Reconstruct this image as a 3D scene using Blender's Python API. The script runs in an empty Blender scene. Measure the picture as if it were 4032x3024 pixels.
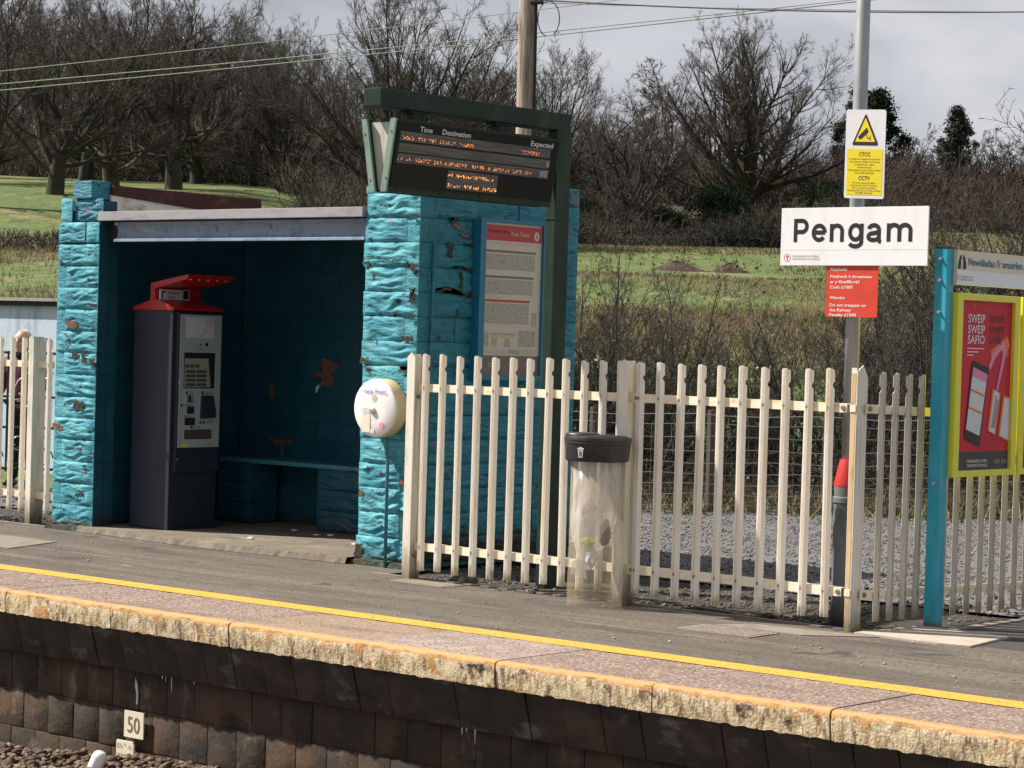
import bpy, bmesh, math, random
import numpy as np
from mathutils import Vector, Matrix, noise as mnoise
rnd = random.Random(7)
C = bpy.context.scene.collection
SC = bpy.context.scene
rad = math.radians

# ------------------------------------------------------------------ camera
YAW, PITCH, ROLL = rad(40.428), rad(-1.0575), rad(1.683)
fwd = Vector((-math.sin(YAW)*math.cos(PITCH), math.cos(YAW)*math.cos(PITCH), math.sin(PITCH)))
rgt = Vector((math.cos(YAW), math.sin(YAW), 0))
upv = rgt.cross(fwd)
r2 = math.cos(ROLL)*rgt + math.sin(ROLL)*upv
u2 = -math.sin(ROLL)*rgt + math.cos(ROLL)*upv
cam = bpy.data.cameras.new('camera'); camo = bpy.data.objects.new('camera', cam); C.objects.link(camo)
cam.sensor_width = 36; cam.lens = 36*9342.4/4032; cam.clip_start = .1; cam.clip_end = 3000
m = Matrix((r2, u2, -fwd)).transposed().to_4x4(); m.translation = Vector((0, 0, 1.6)); camo.matrix_world = m
SC.camera = camo

# ------------------------------------------------------------------ sky, sun, exposure
SUN_TRAVEL = Vector((1, .50, -1.25)).normalized()
SUN_EL = math.asin(-SUN_TRAVEL.z); SUN_AZ = math.atan2(-SUN_TRAVEL.x, -SUN_TRAVEL.y)
w = bpy.data.worlds.new("World"); SC.world = w; w.use_nodes = True
nt = w.node_tree; nt.nodes.clear()
def wn(t, **k):
    n = nt.nodes.new(t)
    for a, b in k.items(): setattr(n, a, b)
    return n
out = wn('ShaderNodeOutputWorld'); mix = wn('ShaderNodeMixShader'); mix.inputs[0].default_value = .93
b1 = wn('ShaderNodeBackground'); b1.inputs[1].default_value = .08
b2 = wn('ShaderNodeBackground'); b2.inputs[1].default_value = .86
sky = wn('ShaderNodeTexSky', sky_type='NISHITA', sun_disc=False, sun_elevation=SUN_EL, sun_rotation=SUN_AZ)
tc = wn('ShaderNodeTexCoord'); mp = wn('ShaderNodeMapping'); mp.inputs['Scale'].default_value = (1.0, 1.0, 2.6)
mp.inputs['Location'].default_value = (.35, .1, .2)
nz = wn('ShaderNodeTexNoise'); nz.inputs['Scale'].default_value = 3.2; nz.inputs['Detail'].default_value = 6; nz.inputs['Roughness'].default_value = .5
nz.inputs['Distortion'].default_value = .5
cr = wn('ShaderNodeValToRGB'); cr.color_ramp.elements[0].position = .38; cr.color_ramp.elements[1].position = .62
cr.color_ramp.elements[0].color = (.19, .20, .235, 1); cr.color_ramp.elements[1].color = (.50, .50, .52, 1)
L = nt.links.new
L(tc.outputs['Generated'], mp.inputs['Vector']); L(mp.outputs[0], nz.inputs['Vector']); L(nz.outputs['Fac'], cr.inputs[0])
L(cr.outputs[0], b2.inputs[0]); L(sky.outputs[0], b1.inputs[0]); L(b1.outputs[0], mix.inputs[1]); L(b2.outputs[0], mix.inputs[2]); L(mix.outputs[0], out.inputs[0])
sl = bpy.data.lights.new('sun', 'SUN'); sl.energy = 5.0; sl.angle = rad(.6); sl.color = (1, .93, .82)
so = bpy.data.objects.new('sun', sl); C.objects.link(so); so.location = (-20, -10, 30)
so.rotation_euler = SUN_TRAVEL.to_track_quat('-Z', 'Y').to_euler()
vs = SC.view_settings; vs.view_transform = 'Standard'; vs.look = 'None'; vs.gamma = 1; vs.use_curve_mapping = False; vs.exposure = .80

# ------------------------------------------------------------------ material helper
def mat(name, base, rough=.7, layers=(), bump=(), metal=0, coord='pos', emit=None, alpha=None, spec=.5, coat=0, grad=None, gl=()):
    """layers: (colour, scale xyz, lo, hi, detail[, seed offset]); bump: (scale xyz, distance, detail)."""
    m = bpy.data.materials.new(name); m.use_nodes = True; t = m.node_tree; t.nodes.clear(); K = t.links.new
    o = t.nodes.new('ShaderNodeOutputMaterial'); p = t.nodes.new('ShaderNodeBsdfPrincipled'); K(p.outputs[0], o.inputs[0])
    p.inputs['Roughness'].default_value = rough; p.inputs['Metallic'].default_value = metal
    p.inputs['Specular IOR Level'].default_value = spec; p.inputs['Coat Weight'].default_value = coat
    if coord == 'pos': src = t.nodes.new('ShaderNodeNewGeometry').outputs['Position']
    else: src = t.nodes.new('ShaderNodeTexCoord').outputs['Object']
    def noi(sc, det, off=0, rgh=.6):
        mpn = t.nodes.new('ShaderNodeMapping'); mpn.inputs['Scale'].default_value = sc; mpn.inputs['Location'].default_value = (off*3.1, off*1.7, off*2.3)
        K(src, mpn.inputs['Vector']); n = t.nodes.new('ShaderNodeTexNoise'); n.inputs['Scale'].default_value = 1; n.inputs['Detail'].default_value = det
        n.inputs['Roughness'].default_value = rgh; K(mpn.outputs[0], n.inputs['Vector']); return n.outputs['Fac']
    col = t.nodes.new('ShaderNodeRGB'); col.outputs[0].default_value = (*base, 1); cur = col.outputs[0]
    for i, ly in enumerate(layers):
        c, sc, lo, hi, det = ly[:5]; off = ly[5] if len(ly) > 5 else i+1
        mr = t.nodes.new('ShaderNodeMapRange'); mr.inputs['From Min'].default_value = lo; mr.inputs['From Max'].default_value = hi
        if sc == 'rand':
            oi = t.nodes.new('ShaderNodeObjectInfo'); K(oi.outputs['Random'], mr.inputs['Value'])
        else: K(noi(sc, det, off), mr.inputs['Value'])
        mx = t.nodes.new('ShaderNodeMix'); mx.data_type = 'RGBA'; K(mr.outputs[0], mx.inputs[0]); K(cur, mx.inputs[6])
        if len(ly) > 6: mr.inputs['To Max'].default_value = ly[6]
        mx.inputs[7].default_value = (*c, 1); cur = mx.outputs[2]
    if grad:  # (axis, from, to, colour, noise scale, amount): a physical band of dirt or paint with a ragged edge
        for ax, a, b, c, sc, am in grad:
            sx = t.nodes.new('ShaderNodeSeparateXYZ'); K(src, sx.inputs[0]); nn = noi(sc, 5, 9)
            ma = t.nodes.new('ShaderNodeMath'); ma.operation = 'MULTIPLY_ADD'; K(nn, ma.inputs[0]); ma.inputs[1].default_value = am; K(sx.outputs[ax], ma.inputs[2])
            mr = t.nodes.new('ShaderNodeMapRange'); K(ma.outputs[0], mr.inputs['Value']); mr.inputs['From Min'].default_value = a+am*.5; mr.inputs['From Max'].default_value = b+am*.5
            mx = t.nodes.new('ShaderNodeMix'); mx.data_type = 'RGBA'; K(mr.outputs[0], mx.inputs[0]); K(cur, mx.inputs[6]); mx.inputs[7].default_value = (*c, 1); cur = mx.outputs[2]; lastf = mr.outputs[0]
        for i, (c, sc, lo, hi, det) in enumerate(gl):
            m2 = t.nodes.new('ShaderNodeMapRange'); m2.inputs['From Min'].default_value = lo; m2.inputs['From Max'].default_value = hi; K(noi(sc, det, 31+i), m2.inputs['Value'])
            mm = t.nodes.new('ShaderNodeMath'); mm.operation = 'MULTIPLY'; K(m2.outputs[0], mm.inputs[0]); K(lastf, mm.inputs[1])
            mx = t.nodes.new('ShaderNodeMix'); mx.data_type = 'RGBA'; K(mm.outputs[0], mx.inputs[0]); K(cur, mx.inputs[6]); mx.inputs[7].default_value = (*c, 1); cur = mx.outputs[2]
    K(cur, p.inputs['Base Color'])
    nrm = None
    for i, (sc, dist, det) in enumerate(bump):
        bn = t.nodes.new('ShaderNodeBump'); bn.inputs['Distance'].default_value = dist; bn.inputs['Strength'].default_value = 1
        K(noi(sc, det, 20+i), bn.inputs['Height'])
        if nrm: K(nrm, bn.inputs['Normal'])
        nrm = bn.outputs[0]
    if nrm: K(nrm, p.inputs['Normal'])
    if emit: p.inputs['Emission Color'].default_value = (*emit[0], 1); p.inputs['Emission Strength'].default_value = emit[1]
    if alpha is not None:
        tr = t.nodes.new('ShaderNodeBsdfTransparent'); ms = t.nodes.new('ShaderNodeMixShader')
        if isinstance(alpha, tuple):
            mr = t.nodes.new('ShaderNodeMapRange'); K(noi(alpha[2], 3, 5), mr.inputs['Value']); mr.inputs['From Min'].default_value = .35; mr.inputs['From Max'].default_value = .65
            mr.inputs['To Min'].default_value = alpha[0]; mr.inputs['To Max'].default_value = alpha[1]; K(mr.outputs[0], ms.inputs[0])
        else: ms.inputs[0].default_value = alpha
        K(tr.outputs[0], ms.inputs[1]); K(p.outputs[0], ms.inputs[2]); K(ms.outputs[0], o.inputs[0])
    return m

TEAL = (.052, .29, .375); TEALD = (.018, .17, .25)
M = {}
M['teal'] = mat('painted stone', TEAL, .72,
    [((.11, .42, .49), (3, 3, 5), .45, .62, 5), ((.018, .19, .26), (9, 9, 26), .50, .68, 5), ((.30, .13, .14), (5, 5, 8), .66, .72, 6, 14, .55),
     ((.022, .018, .012), (12, 12, 17), .63, .65, 5, 5), ((.035, .03, .02), (4, 4, 9), .66, .68, 6, 17)],
    [((10, 10, 34), .012, 5), ((60, 60, 110), .003, 4)],
    grad=[(2, .12, .02, (.03, .028, .022), (12, 12, 12), .22)])
M['teal_side'] = mat('weathered shade-toned painted stone', (.02, .19, .27), .6,  # stains, plus a base darker than the front: side shade put into the colour
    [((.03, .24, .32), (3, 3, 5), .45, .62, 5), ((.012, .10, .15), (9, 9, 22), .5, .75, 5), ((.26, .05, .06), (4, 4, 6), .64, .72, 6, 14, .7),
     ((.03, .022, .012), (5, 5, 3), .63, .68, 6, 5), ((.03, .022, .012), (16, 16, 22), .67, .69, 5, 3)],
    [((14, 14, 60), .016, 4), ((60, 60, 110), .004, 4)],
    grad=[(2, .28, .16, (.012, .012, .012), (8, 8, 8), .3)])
M['teal_in_shade'] = mat('shade-darkened interior paint', (.006, .070, .105), .5, [((.012, .10, .14), (4, 4, 4), .5, .7, 5), ((.004, .03, .045), (7, 7, 9), .6, .8, 5), ((.16, .05, .03), (13, 13, 13), .715, .725, 4)],  # same teal painted much darker, the inside shade put into the colour
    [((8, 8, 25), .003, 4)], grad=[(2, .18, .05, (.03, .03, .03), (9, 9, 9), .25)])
M['mortar'] = mat('joint', (.008, .08, .11), .9, [((.02, .015, .01), (10, 10, 10), .55, .65, 4)])
M['bare_brick'] = mat('bare brick', (.19, .075, .045), .9, [((.09, .05, .035), (16, 16, 22), .45, .62, 5), ((.30, .22, .17), (30, 30, 30), .62, .7, 4)], [((60, 60, 60), .003, 3)])
M['cream_wall'] = mat('cream render', (.88, .82, .73), .8, [((.45, .36, .28), (6, 6, 12), .5, .7, 5)], [((30, 30, 30), .004, 4)])
M['cope_brown'] = mat('brown coping', (.060, .020, .014), .85, [((.12, .05, .03), (8, 8, 14), .5, .7, 5), ((.09, .08, .07), (5, 5, 6), .6, .7, 5)], [((30, 30, 50), .006, 4)])
M['fascia'] = mat('grey fascia', (.34, .34, .36), .5, [((.22, .22, .24), (4, 4, 20), .5, .75, 5), ((.20, .12, .07), (20, 20, 9), .66, .72, 5)], [((12, 12, 12), .002, 3)])
M['lintel'] = mat('painted steel beam', (.21, .27, .36), .45, [((.13, .17, .22), (5, 5, 9), .5, .7, 5), ((.07, .07, .08), (22, 22, 14), .60, .68, 5), ((.42, .42, .44), (4, 4, 14), .62, .74, 5, 9)], [((18, 18, 18), .002, 3)])
M['dark'] = mat('black void', (.008, .009, .010), .7)
M['roof'] = mat('roof felt', (.10, .10, .10), .9, [((.16, .15, .14), (4, 4, 4), .4, .7, 4)])
cream = (.84, .80, .72)
M['fence'] = mat('cream paint', cream, .45, [((.74, .60, .44), (30, 30, 2.5), .50, .74, 5), ((.52, .27, .10), (55, 55, 3), .64, .74, 5, 4, .75)],
    [((80, 80, 80), .0006, 3)], grad=[(2, .14, .05, (.36, .30, .19), (20, 20, 9), .3)])
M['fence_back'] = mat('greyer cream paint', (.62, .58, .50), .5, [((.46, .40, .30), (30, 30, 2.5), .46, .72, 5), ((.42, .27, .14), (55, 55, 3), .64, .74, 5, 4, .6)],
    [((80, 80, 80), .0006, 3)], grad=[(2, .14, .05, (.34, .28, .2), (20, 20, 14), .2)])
M['rail'] = mat('cream rail', (.86, .76, .58), .5, [((.66, .45, .22), (14, 14, 22), .52, .75, 5)], grad=None)
M['post'] = mat('post paint', (.78, .73, .64), .5, [((.52, .52, .42), (6, 40, 2), .5, .7, 5), ((.50, .28, .10), (25, 60, 3), .62, .75, 5)], grad=[(2, .25, .02, (.22, .18, .12), (20, 20, 8), .3)])
M['rustface'] = mat('rust tinted recess', (.58, .40, .20), .6, [((.70, .52, .30), (20, 20, 3), .45, .65, 5), ((.36, .20, .08), (16, 16, 5), .58, .7, 5)], grad=[(2, .25, .02, (.22, .16, .09), (20, 20, 8), .3)])
M['bolt'] = mat('galvanised bolt', (.28, .23, .20), .5, metal=.6)
M['zinc'] = mat('bright bolt', (.62, .62, .62), .3, metal=.8)
M['green'] = mat('dark green paint', (.015, .032, .022), .55, [((.028, .050, .036), (6, 6, 3), .5, .7, 4), ((.09, .08, .05), (30, 30, 12), .68, .74, 4)], [((90, 90, 90), .0004, 3)], spec=.2)
M['green_lit'] = mat('sunlit-toned green paint', (.20, .30, .245), .42, [((.14, .2, .16), (6, 6, 3), .5, .7, 4), ((.2, .1, .05), (40, 40, 22), .7, .74, 4)])  # lit copy of the dark green: sunlight on the end edges is in the colour
M['screen'] = mat('black glass', (.006, .0065, .008), .35, [((.02, .02, .022), (40, 40, 8), .62, .75, 5)], spec=.15)
M['led_bar'] = mat('display strip', (.055, .053, .058), .5, [((.10, .10, .105), (5, 5, 90), .4, .6, 1)])
M['led'] = mat('amber led', (.9, .28, .08), .5, emit=((1, .30, .07), .62))
M['led_hot'] = mat('bright amber led', (.9, .3, .08), .5, emit=((1, .32, .05), 1.2))
M['white_text'] = mat('white print', (.72, .74, .76), .6)
M['sticker'] = mat('clear tape', (.25, .25, .27), .3)
M['panel'] = mat('beige panel', (.50, .48, .42), .6, [((.38, .36, .3), (14, 14, 4), .5, .7, 4)])
M['signwhite'] = mat('white enamel', (.80, .81, .83), .25, [((.70, .70, .71), (8, 8, 3), .5, .75, 4)])
M['signgrey'] = mat('off white sign', (.66, .67, .70), .4, [((.58, .58, .6), (8, 8, 8), .5, .75, 4)])
M['signcream'] = mat('cream board', (.72, .66, .52), .4)
M['black'] = mat('black print', (.012, .011, .014), .5)
M['darkgreyprint'] = mat('dark grey print', (.06, .055, .05), .6)
M['redsign'] = mat('red sign', (.62, .055, .030), .4, [((.52, .05, .03), (9, 9, 9), .5, .7, 4)])
M['pale_text'] = mat('pale pink print', (.80, .66, .64), .5)
M['yel_sign'] = mat('yellow sign', (.72, .58, .015), .4)
M['yellow'] = mat('bright yellow paint', (.78, .74, .045), .35, [((.60, .62, .10), (8, 8, 3), .5, .8, 4), ((.45, .40, .12), (25, 25, 6), .66, .78, 4)])
M['bluepost'] = mat('sky blue paint', (.022, .33, .46), .3, [((.04, .40, .52), (8, 8, 3), .45, .7, 4), ((.02, .25, .34), (30, 30, 9), .6, .75, 4)], [((50, 50, 20), .0006, 3)],
    grad=[(2, .06, .0, (.12, .12, .09), (20, 20, 14), .12)])
M['casebue'] = mat('case blue paint', (.010, .15, .26), .4, [((.02, .2, .32), (8, 8, 3), .5, .7, 4)])
M['paper'] = mat('yellowed poster', (.56, .53, .43), .5, [((.50, .47, .38), (4, 4, 4), .4, .7, 3)])
M['paper_red'] = mat('poster red', (.46, .04, .045), .5)
M['paper_brown'] = mat('poster brown', (.18, .13, .11), .5)
M['paper_grey'] = mat('print grey', (.30, .28, .25), .6, [((.50, .47, .40), (1, 90, 130), .42, .6, 2), ((.16, .14, .13), (1, 60, 60), .6, .68, 2)])
M['paper_pink'] = mat('print pink', (.55, .36, .32), .6, [((.56, .50, .42), (1, 50, 160), .45, .6, 2)])
M['paper_yel'] = mat('print yellow', (.50, .42, .10), .6)
M['redposter'] = mat('poster crimson', (.58, .020, .035), .4, [((.70, .30, .30), (1, 5, 9), .64, .74, 5), ((.38, .02, .05), (1, 4, 3), .5, .7, 3)], spec=.2)
M['dkred'] = mat('dark red print', (.16, .008, .014), .4)
M['orange'] = mat('orange print', (.75, .20, .03), .5)
M['phone_screen'] = mat('phone screen print', (.66, .66, .70), .5)
M['machine'] = mat('anthracite paint', (.016, .022, .037), .5, [((.023, .030, .048), (5, 5, 3), .5, .7, 3)], [((120, 120, 120), .0003, 2)])
M['machine_face'] = mat('ticket machine fascia', (.34, .40, .41), .4)
M['steel'] = mat('bright steel trim', (.7, .72, .75), .3, metal=.8)
M['machine_red'] = mat('ticket machine red', (.40, .013, .010), .35)
M['machine_red2'] = M['machine_red']
M['screen_paper'] = mat('map print', (.55, .58, .64), .4)
M['tscreen'] = mat('touch screen', (.30, .32, .26), .3)
M['floor_in'] = mat('shelter concrete', (.15, .125, .095), .85, [((.24, .20, .15), (3, 3, 3), .5, .7, 5), ((.06, .05, .04), (5, 5, 5), .55, .75, 5)], [((50, 50, 50), .006, 4)])
M['asphalt'] = mat('platform asphalt', (.096, .078, .062), .88,
    [((.135, .112, .088), (.4, 5, 1), .45, .62, 5), ((.060, .048, .040), (1.0, 3, 1), .52, .70, 6), ((.21, .18, .14), (.35, 16, 1), .60, .68, 5), ((.23, .19, .14), (1.1, 5, 1), .66, .72, 6, 13), ((.05, .04, .035), (2.2, 2.2, 1), .66, .70, 3, 15), ((.045, .04, .036), (38, 38, 38), .54, .64, 3), ((.24, .21, .17), (60, 60, 60), .66, .71, 2)],
    [((70, 70, 70), .006, 4), ((6, 6, 6), .01, 3)])
M['asphalt_new'] = mat('dark asphalt patch', (.05, .045, .042), .85, [((.03, .03, .03), (70, 70, 70), .5, .7, 2)], [((70, 70, 70), .006, 4)])
M['yline'] = mat('yellow line paint', (.58, .30, .035), .7, [((.62, .36, .06), (30, 30, 3), .5, .6, 4), ((.16, .12, .05), (40, 55, 10), .60, .66, 6), ((.40, .25, .06), (9, 30, 9), .6, .7, 5, 12)], [((80, 80, 80), .003, 3)])
slabgrad = [(1, 9.03, 8.97, (.50, .27, .11), (9, 30, 9), .09), (2, -.022, -.030, (.57, .47, .30), (14, 14, 7), .06)]
slabgl = [((.36, .25, .14), (32, 32, 13), .50, .55, 5), ((.64, .56, .40), (50, 50, 20), .56, .61, 4), ((.19, .12, .07), (24, 24, 9), .57, .62, 6), ((.50, .26, .10), (6, 6, 6), .60, .66, 6), ((.040, .028, .024), (5, 5, 6), .62, .68, 6)]
def slabmat(n, c1, c2, sp):
    t = mat(n, c1, .85, [(c2, (6, 6, 6), .45, .65, 5), (sp, (60, 60, 60), .54, .64, 2), ((c1[0]*.45, c1[1]*.42, c1[2]*.42), (45, 45, 45), .54, .64, 2), ((.10, .07, .05), (1.5, 4, 2), .54, .72, 6, 6, .7)],
        [((80, 80, 80), .005, 3), ((15, 15, 15), .006, 4)], grad=slabgrad, gl=slabgl)
    # peeled paint on the nosing face only
    return t
M['slab_a'] = slabmat('pink aggregate slab', (.19, .130, .105), (.24, .17, .13), (.42, .34, .29))
M['slab_b'] = slabmat('tan smooth slab', (.26, .185, .130), (.27, .185, .13), (.34, .25, .18))
M['slab_c'] = slabmat('grey pink slab', (.24, .180, .150), (.34, .26, .22), (.4, .33, .3))
M['brick'] = mat('sooty engineering brick', (.056, .037, .023), .85, [((.100, .052, .026), (3, 3, 4), .45, .65, 5), ((.020, .016, .012), (4, 4, 5), .47, .62, 5, 3), ((.24, .21, .15), (6, 6, 3.5), .58, .74, 6, 7, .8),
    ((.035, .027, .02), 'rand', .3, 1.8, 0), ((.14, .055, .02), (4, 4, 2), .66, .74, 5, 11, .7)],
    [((35, 35, 35), .004, 4), ((8, 8, 8), .008, 3)])
M['corbel'] = mat('dark corbel brick', (.038, .030, .025), .6, [((.08, .055, .036), (3, 3, 6), .5, .7, 5), ((.30, .31, .33), (3.2, 3, 7), .58, .76, 5, 8, .7), ((.015, .013, .012), (5, 5, 7), .5, .7, 5, 3)],
    [((30, 30, 30), .004, 4)])
M['pointing'] = mat('sooty pointing', (.040, .032, .025), .95, [((.14, .12, .085), (6, 6, 6), .58, .72, 5)], [((60, 60, 60), .006, 3)])
M['efflor'] = mat('lime deposit', (.62, .62, .58), .7, [((.3, .28, .24), (30, 30, 30), .5, .7, 3)])
M['ballast'] = mat('ballast stone', (.095, .060, .036), .85, [((.21, .145, .085), (14, 14, 14), .5, .62, 2), ((.05, .035, .028), (11, 11, 11), .5, .62, 2, 5), ((.42, .34, .25), (17, 17, 17), .66, .72, 1, 8)], [((60, 60, 60), .004, 3)])
M['ballast_bed'] = mat('ballast bed', (.05, .036, .026), .95, [((.13, .09, .06), (22, 22, 22), .5, .6, 3)], [((25, 25, 25), .03, 4)])
M['soil'] = mat('dark stony soil', (.040, .033, .027), .95, [((.09, .075, .062), (30, 30, 30), .52, .62, 4), ((.02, .016, .013), (4, 4, 4), .5, .7, 5), ((.05, .07, .02), (3, 3, 3), .66, .74, 5, 9)], [((30, 30, 30), .03, 5)])
M['pebble'] = mat('loose stone', (.07, .06, .052), .9, [((.17, .155, .14), (18, 18, 18), .52, .6, 1), ((.03, .025, .022), (13, 13, 13), .55, .65, 1)], [((50, 50, 50), .004, 3)])
M['chip'] = mat('grey chipping', (.13, .13, .135), .9, [((.25, .25, .26), (18, 18, 18), .52, .6, 1), ((.06, .055, .055), (13, 13, 13), .55, .65, 1)])
M['gravel'] = mat('gravel road', (.105, .10, .103), .95, [((.20, .195, .20), (40, 40, 40), .5, .62, 4), ((.07, .06, .055), (2.5, 2.5, 2.5), .5, .72, 6), ((.05, .045, .045), (35, 35, 35), .6, .7, 3, 6)], [((45, 45, 45), .012, 4)])
M['conc'] = mat('pale concrete cover', (.40, .345, .29), .85, [((.33, .27, .22), (9, 9, 9), .45, .7, 5), ((.18, .14, .11), (14, 14, 14), .64, .76, 5)], [((70, 70, 70), .003, 3)], grad=None)
M['conc2'] = mat('worn concrete', (.21, .18, .15), .9, [((.15, .12, .1), (9, 9, 9), .45, .7, 5)], [((70, 70, 70), .003, 3)])
M['galv'] = mat('galvanised steel', (.34, .36, .37), .42, [((.22, .23, .24), (10, 10, 4), .5, .72, 5), ((.45, .47, .48), (22, 22, 5), .6, .75, 4), ((.03, .03, .035), (9, 9, 2.2), .68, .72, 5)], metal=.35)
M['galv_low'] = mat('dull pole base', (.13, .15, .16), .6, [((.08, .085, .085), (12, 12, 3), .5, .7, 5), ((.3, .28, .25), (14, 14, 9), .68, .74, 5)], grad=[(2, .2, .0, (.02, .02, .018), (14, 14, 14), .25)])
M['redband'] = mat('red sleeve', (.55, .035, .035), .5)
M['bin_black'] = mat('black bin plastic', (.022, .023, .025), .42, [((.05, .05, .052), (20, 20, 20), .55, .75, 4)])
M['bin_tube'] = mat('clear yellowed plastic', (.70, .62, .46), .16, alpha=(.10, .26, (9, 9, 1.5)), grad=[(2, .35, .0, (.45, .36, .22), (9, 9, 4), .3)])
M['bag'] = mat('thin clear bag', (.93, .92, .93), .28, [((.66, .62, .62), (30, 30, 3), .52, .62, 4)], [((18, 18, 5), .02, 3)], alpha=(.30, .62, (26, 26, 5)))
M['purple'] = mat('purple wrapper', (.22, .08, .42), .4); M['lime'] = mat('lime wrapper', (.55, .65, .08), .4); M['brownlitter'] = mat('brown litter', (.09, .07, .05), .7)
M['whitelitter'] = mat('white litter', (.7, .7, .72), .6)
M['help_white'] = mat('white help point', (.86, .85, .83), .3, [((.80, .74, .66), (6, 6, 6), .55, .75, 3)])
M['help_side'] = mat('yellowed plastic rim', (.74, .56, .30), .4, [((.70, .64, .52), (6, 6, 5), .5, .7, 4), ((.20, .20, .12), (22, 22, 22), .655, .70, 4)])
M['blueviolet'] = mat('violet print', (.20, .14, .55), .5); M['pinkprint'] = mat('pink print', (.75, .25, .42), .5); M['beigeprint'] = mat('beige print', (.80, .70, .58), .5)
M['peachprint'] = mat('faint beige speaker print', (.74, .60, .48), .5)
M['conduit'] = mat('painted conduit', (.05, .20, .25), .5, [((.03, .12, .15), (14, 14, 5), .5, .7, 4)])
M['wood_pole'] = mat('weathered wood pole', (.38, .31, .25), .85, [((.50, .43, .36), (14, 14, 1.3), .45, .62, 6), ((.16, .11, .08), (9, 9, .9), .52, .68, 6)], [((30, 30, 2), .02, 5)])
M['cable'] = mat('black cable', (.012, .012, .013), .6)
M['wire'] = mat('pale green wire', (.30, .36, .27), .5); M['wire2'] = mat('grey wire', (.22, .19, .22), .5)
M['fencewire'] = mat('galvanised wire', (.22, .23, .24), .5, metal=.3)
M['timber'] = mat('fence timber', (.10, .08, .06), .9, [((.05, .04, .03), (14, 14, 2), .5, .7, 4)])
M['sw_wall'] = mat('stained pale blue wall', (.46, .55, .66), .8, [((.27, .29, .36), (3.2, 3.2, .55), .50, .64, 6), ((.58, .68, .74), (6, 6, 1.2), .55, .7, 5), ((.12, .13, .16), (7, 7, 1), .68, .78, 5, 6, .6)], [((20, 20, 20), .003, 3)])
M['cap'] = mat('wall coping', (.30, .29, .27), .85, [((.1, .09, .08), (6, 6, 6), .5, .7, 5)])
M['soot'] = mat('dark drip board', (.025, .018, .016), .8)
M['iron'] = mat('black iron', (.015, .015, .018), .4)
M['scroll'] = mat('silver scroll', (.5, .52, .55), .3, metal=.5)
M['skin'] = mat('skin', (.62, .38, .30), .55, [((.48, .22, .17), (22, 22, 22), .5, .7, 3)]); M['hair'] = mat('grey hair', (.60, .54, .54), .8)
M['jacket'] = mat('maroon jacket', (.11, .022, .045), .75, [((.07, .014, .03), (9, 9, 9), .5, .7, 4)], [((30, 30, 30), .01, 3)]); M['trouser'] = mat('black trousers', (.012, .012, .015), .8)
M['collar'] = mat('dark collar', (.015, .012, .014), .8); M['shoe'] = mat('black shoe', (.01, .01, .01), .4)
M['bark'] = mat('dark mossy bark', (.040, .036, .024), .95, [((.085, .085, .026), (.8, .8, .5), .52, .68, 5), ((.018, .016, .012), (3, 3, 1), .5, .7, 4)], [((12, 12, 3), .03, 4)])
M['bark_b'] = mat('brown bark', (.030, .026, .022), .95, [((.052, .048, .028), (.8, .8, .5), .52, .7, 5)])
M['twig'] = mat('bare twigs', (.070, .058, .047), .95, [((.105, .085, .068), (.6, .6, .6), .5, .7, 3)])
M['twig_far'] = mat('far bare twigs', (.065, .054, .047), .95, [((.09, .068, .056), (.3, .3, .3), .5, .7, 3)])
M['twig_red'] = mat('reddish bare twigs', (.075, .047, .038), .95, [((.05, .04, .035), (.4, .4, .4), .5, .7, 3)])
M['shrubstem'] = mat('shrub stems', (.050, .044, .036), .9, [((.12, .11, .09), (2.5, 2.5, 2.5), .62, .74, 4), ((.065, .07, .03), (1.5, 1.5, 1), .55, .7, 4)])
M['ivy'] = mat('ivy leaves', (.045, .08, .02), .5, [((.10, .13, .04), (4, 4, 4), .5, .7, 3)])
M['bramble'] = mat('dead bramble', (.085, .066, .042), .9, [((.17, .14, .095), (3, 3, 3), .58, .72, 4), ((.035, .03, .02), (2, 2, 2), .5, .7, 4)])
M['everg'] = mat('dark evergreen leaves', (.014, .024, .012), .95, [((.026, .038, .016), (1.5, 1.5, 1.5), .5, .7, 3)], spec=.05)
M['everg2'] = mat('olive conifer leaves', (.030, .032, .018), .8, [((.05, .045, .026), (1.5, 1.5, 1.5), .5, .7, 3)])
M['brush'] = mat('woodland understory', (.050, .042, .030), .95, [((.06, .052, .034), (.15, .15, .15), .45, .6, 4), ((.02, .022, .014), (.1, .1, .1), .5, .62, 4, 7)])
M['brush_red'] = mat('reddish understory', (.07, .046, .034), .95, [((.04, .034, .026), (.2, .2, .2), .45, .65, 4)])
M['grass'] = mat('rough pasture', (.082, .118, .024), .95, [((.19, .16, .070), (.10, .26, .1), .52, .62, 6), ((.06, .10, .02), (.06, .16, .1), .52, .64, 4, 5), ((.26, .21, .12), (1.2, 1.2, 1.2), .60, .70, 5), ((.045, .05, .02), (.8, .8, .8), .60, .75, 5, 9)],
    [((2.5, 2.5, 2.5), .25, 5), ((.4, .4, .4), .5, 3)])
M['tuft'] = mat('dry grass tufts', (.24, .19, .11), .95, [((.12, .13, .045), (.35, .35, .35), .5, .62, 4), ((.33, .27, .17), (2, 2, 2), .58, .68, 3)])
M['tuft_green'] = mat('fresh weeds', (.11, .17, .035), .8, [((.06, .10, .025), (4, 4, 4), .5, .7, 3), ((.20, .22, .06), (5, 5, 5), .6, .7, 3)])
M['heap'] = mat('turned earth', (.050, .030, .020), .95, [((.10, .065, .042), (2, 2, 2), .5, .66, 5)], [((4, 4, 4), .2, 5)])
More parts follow.
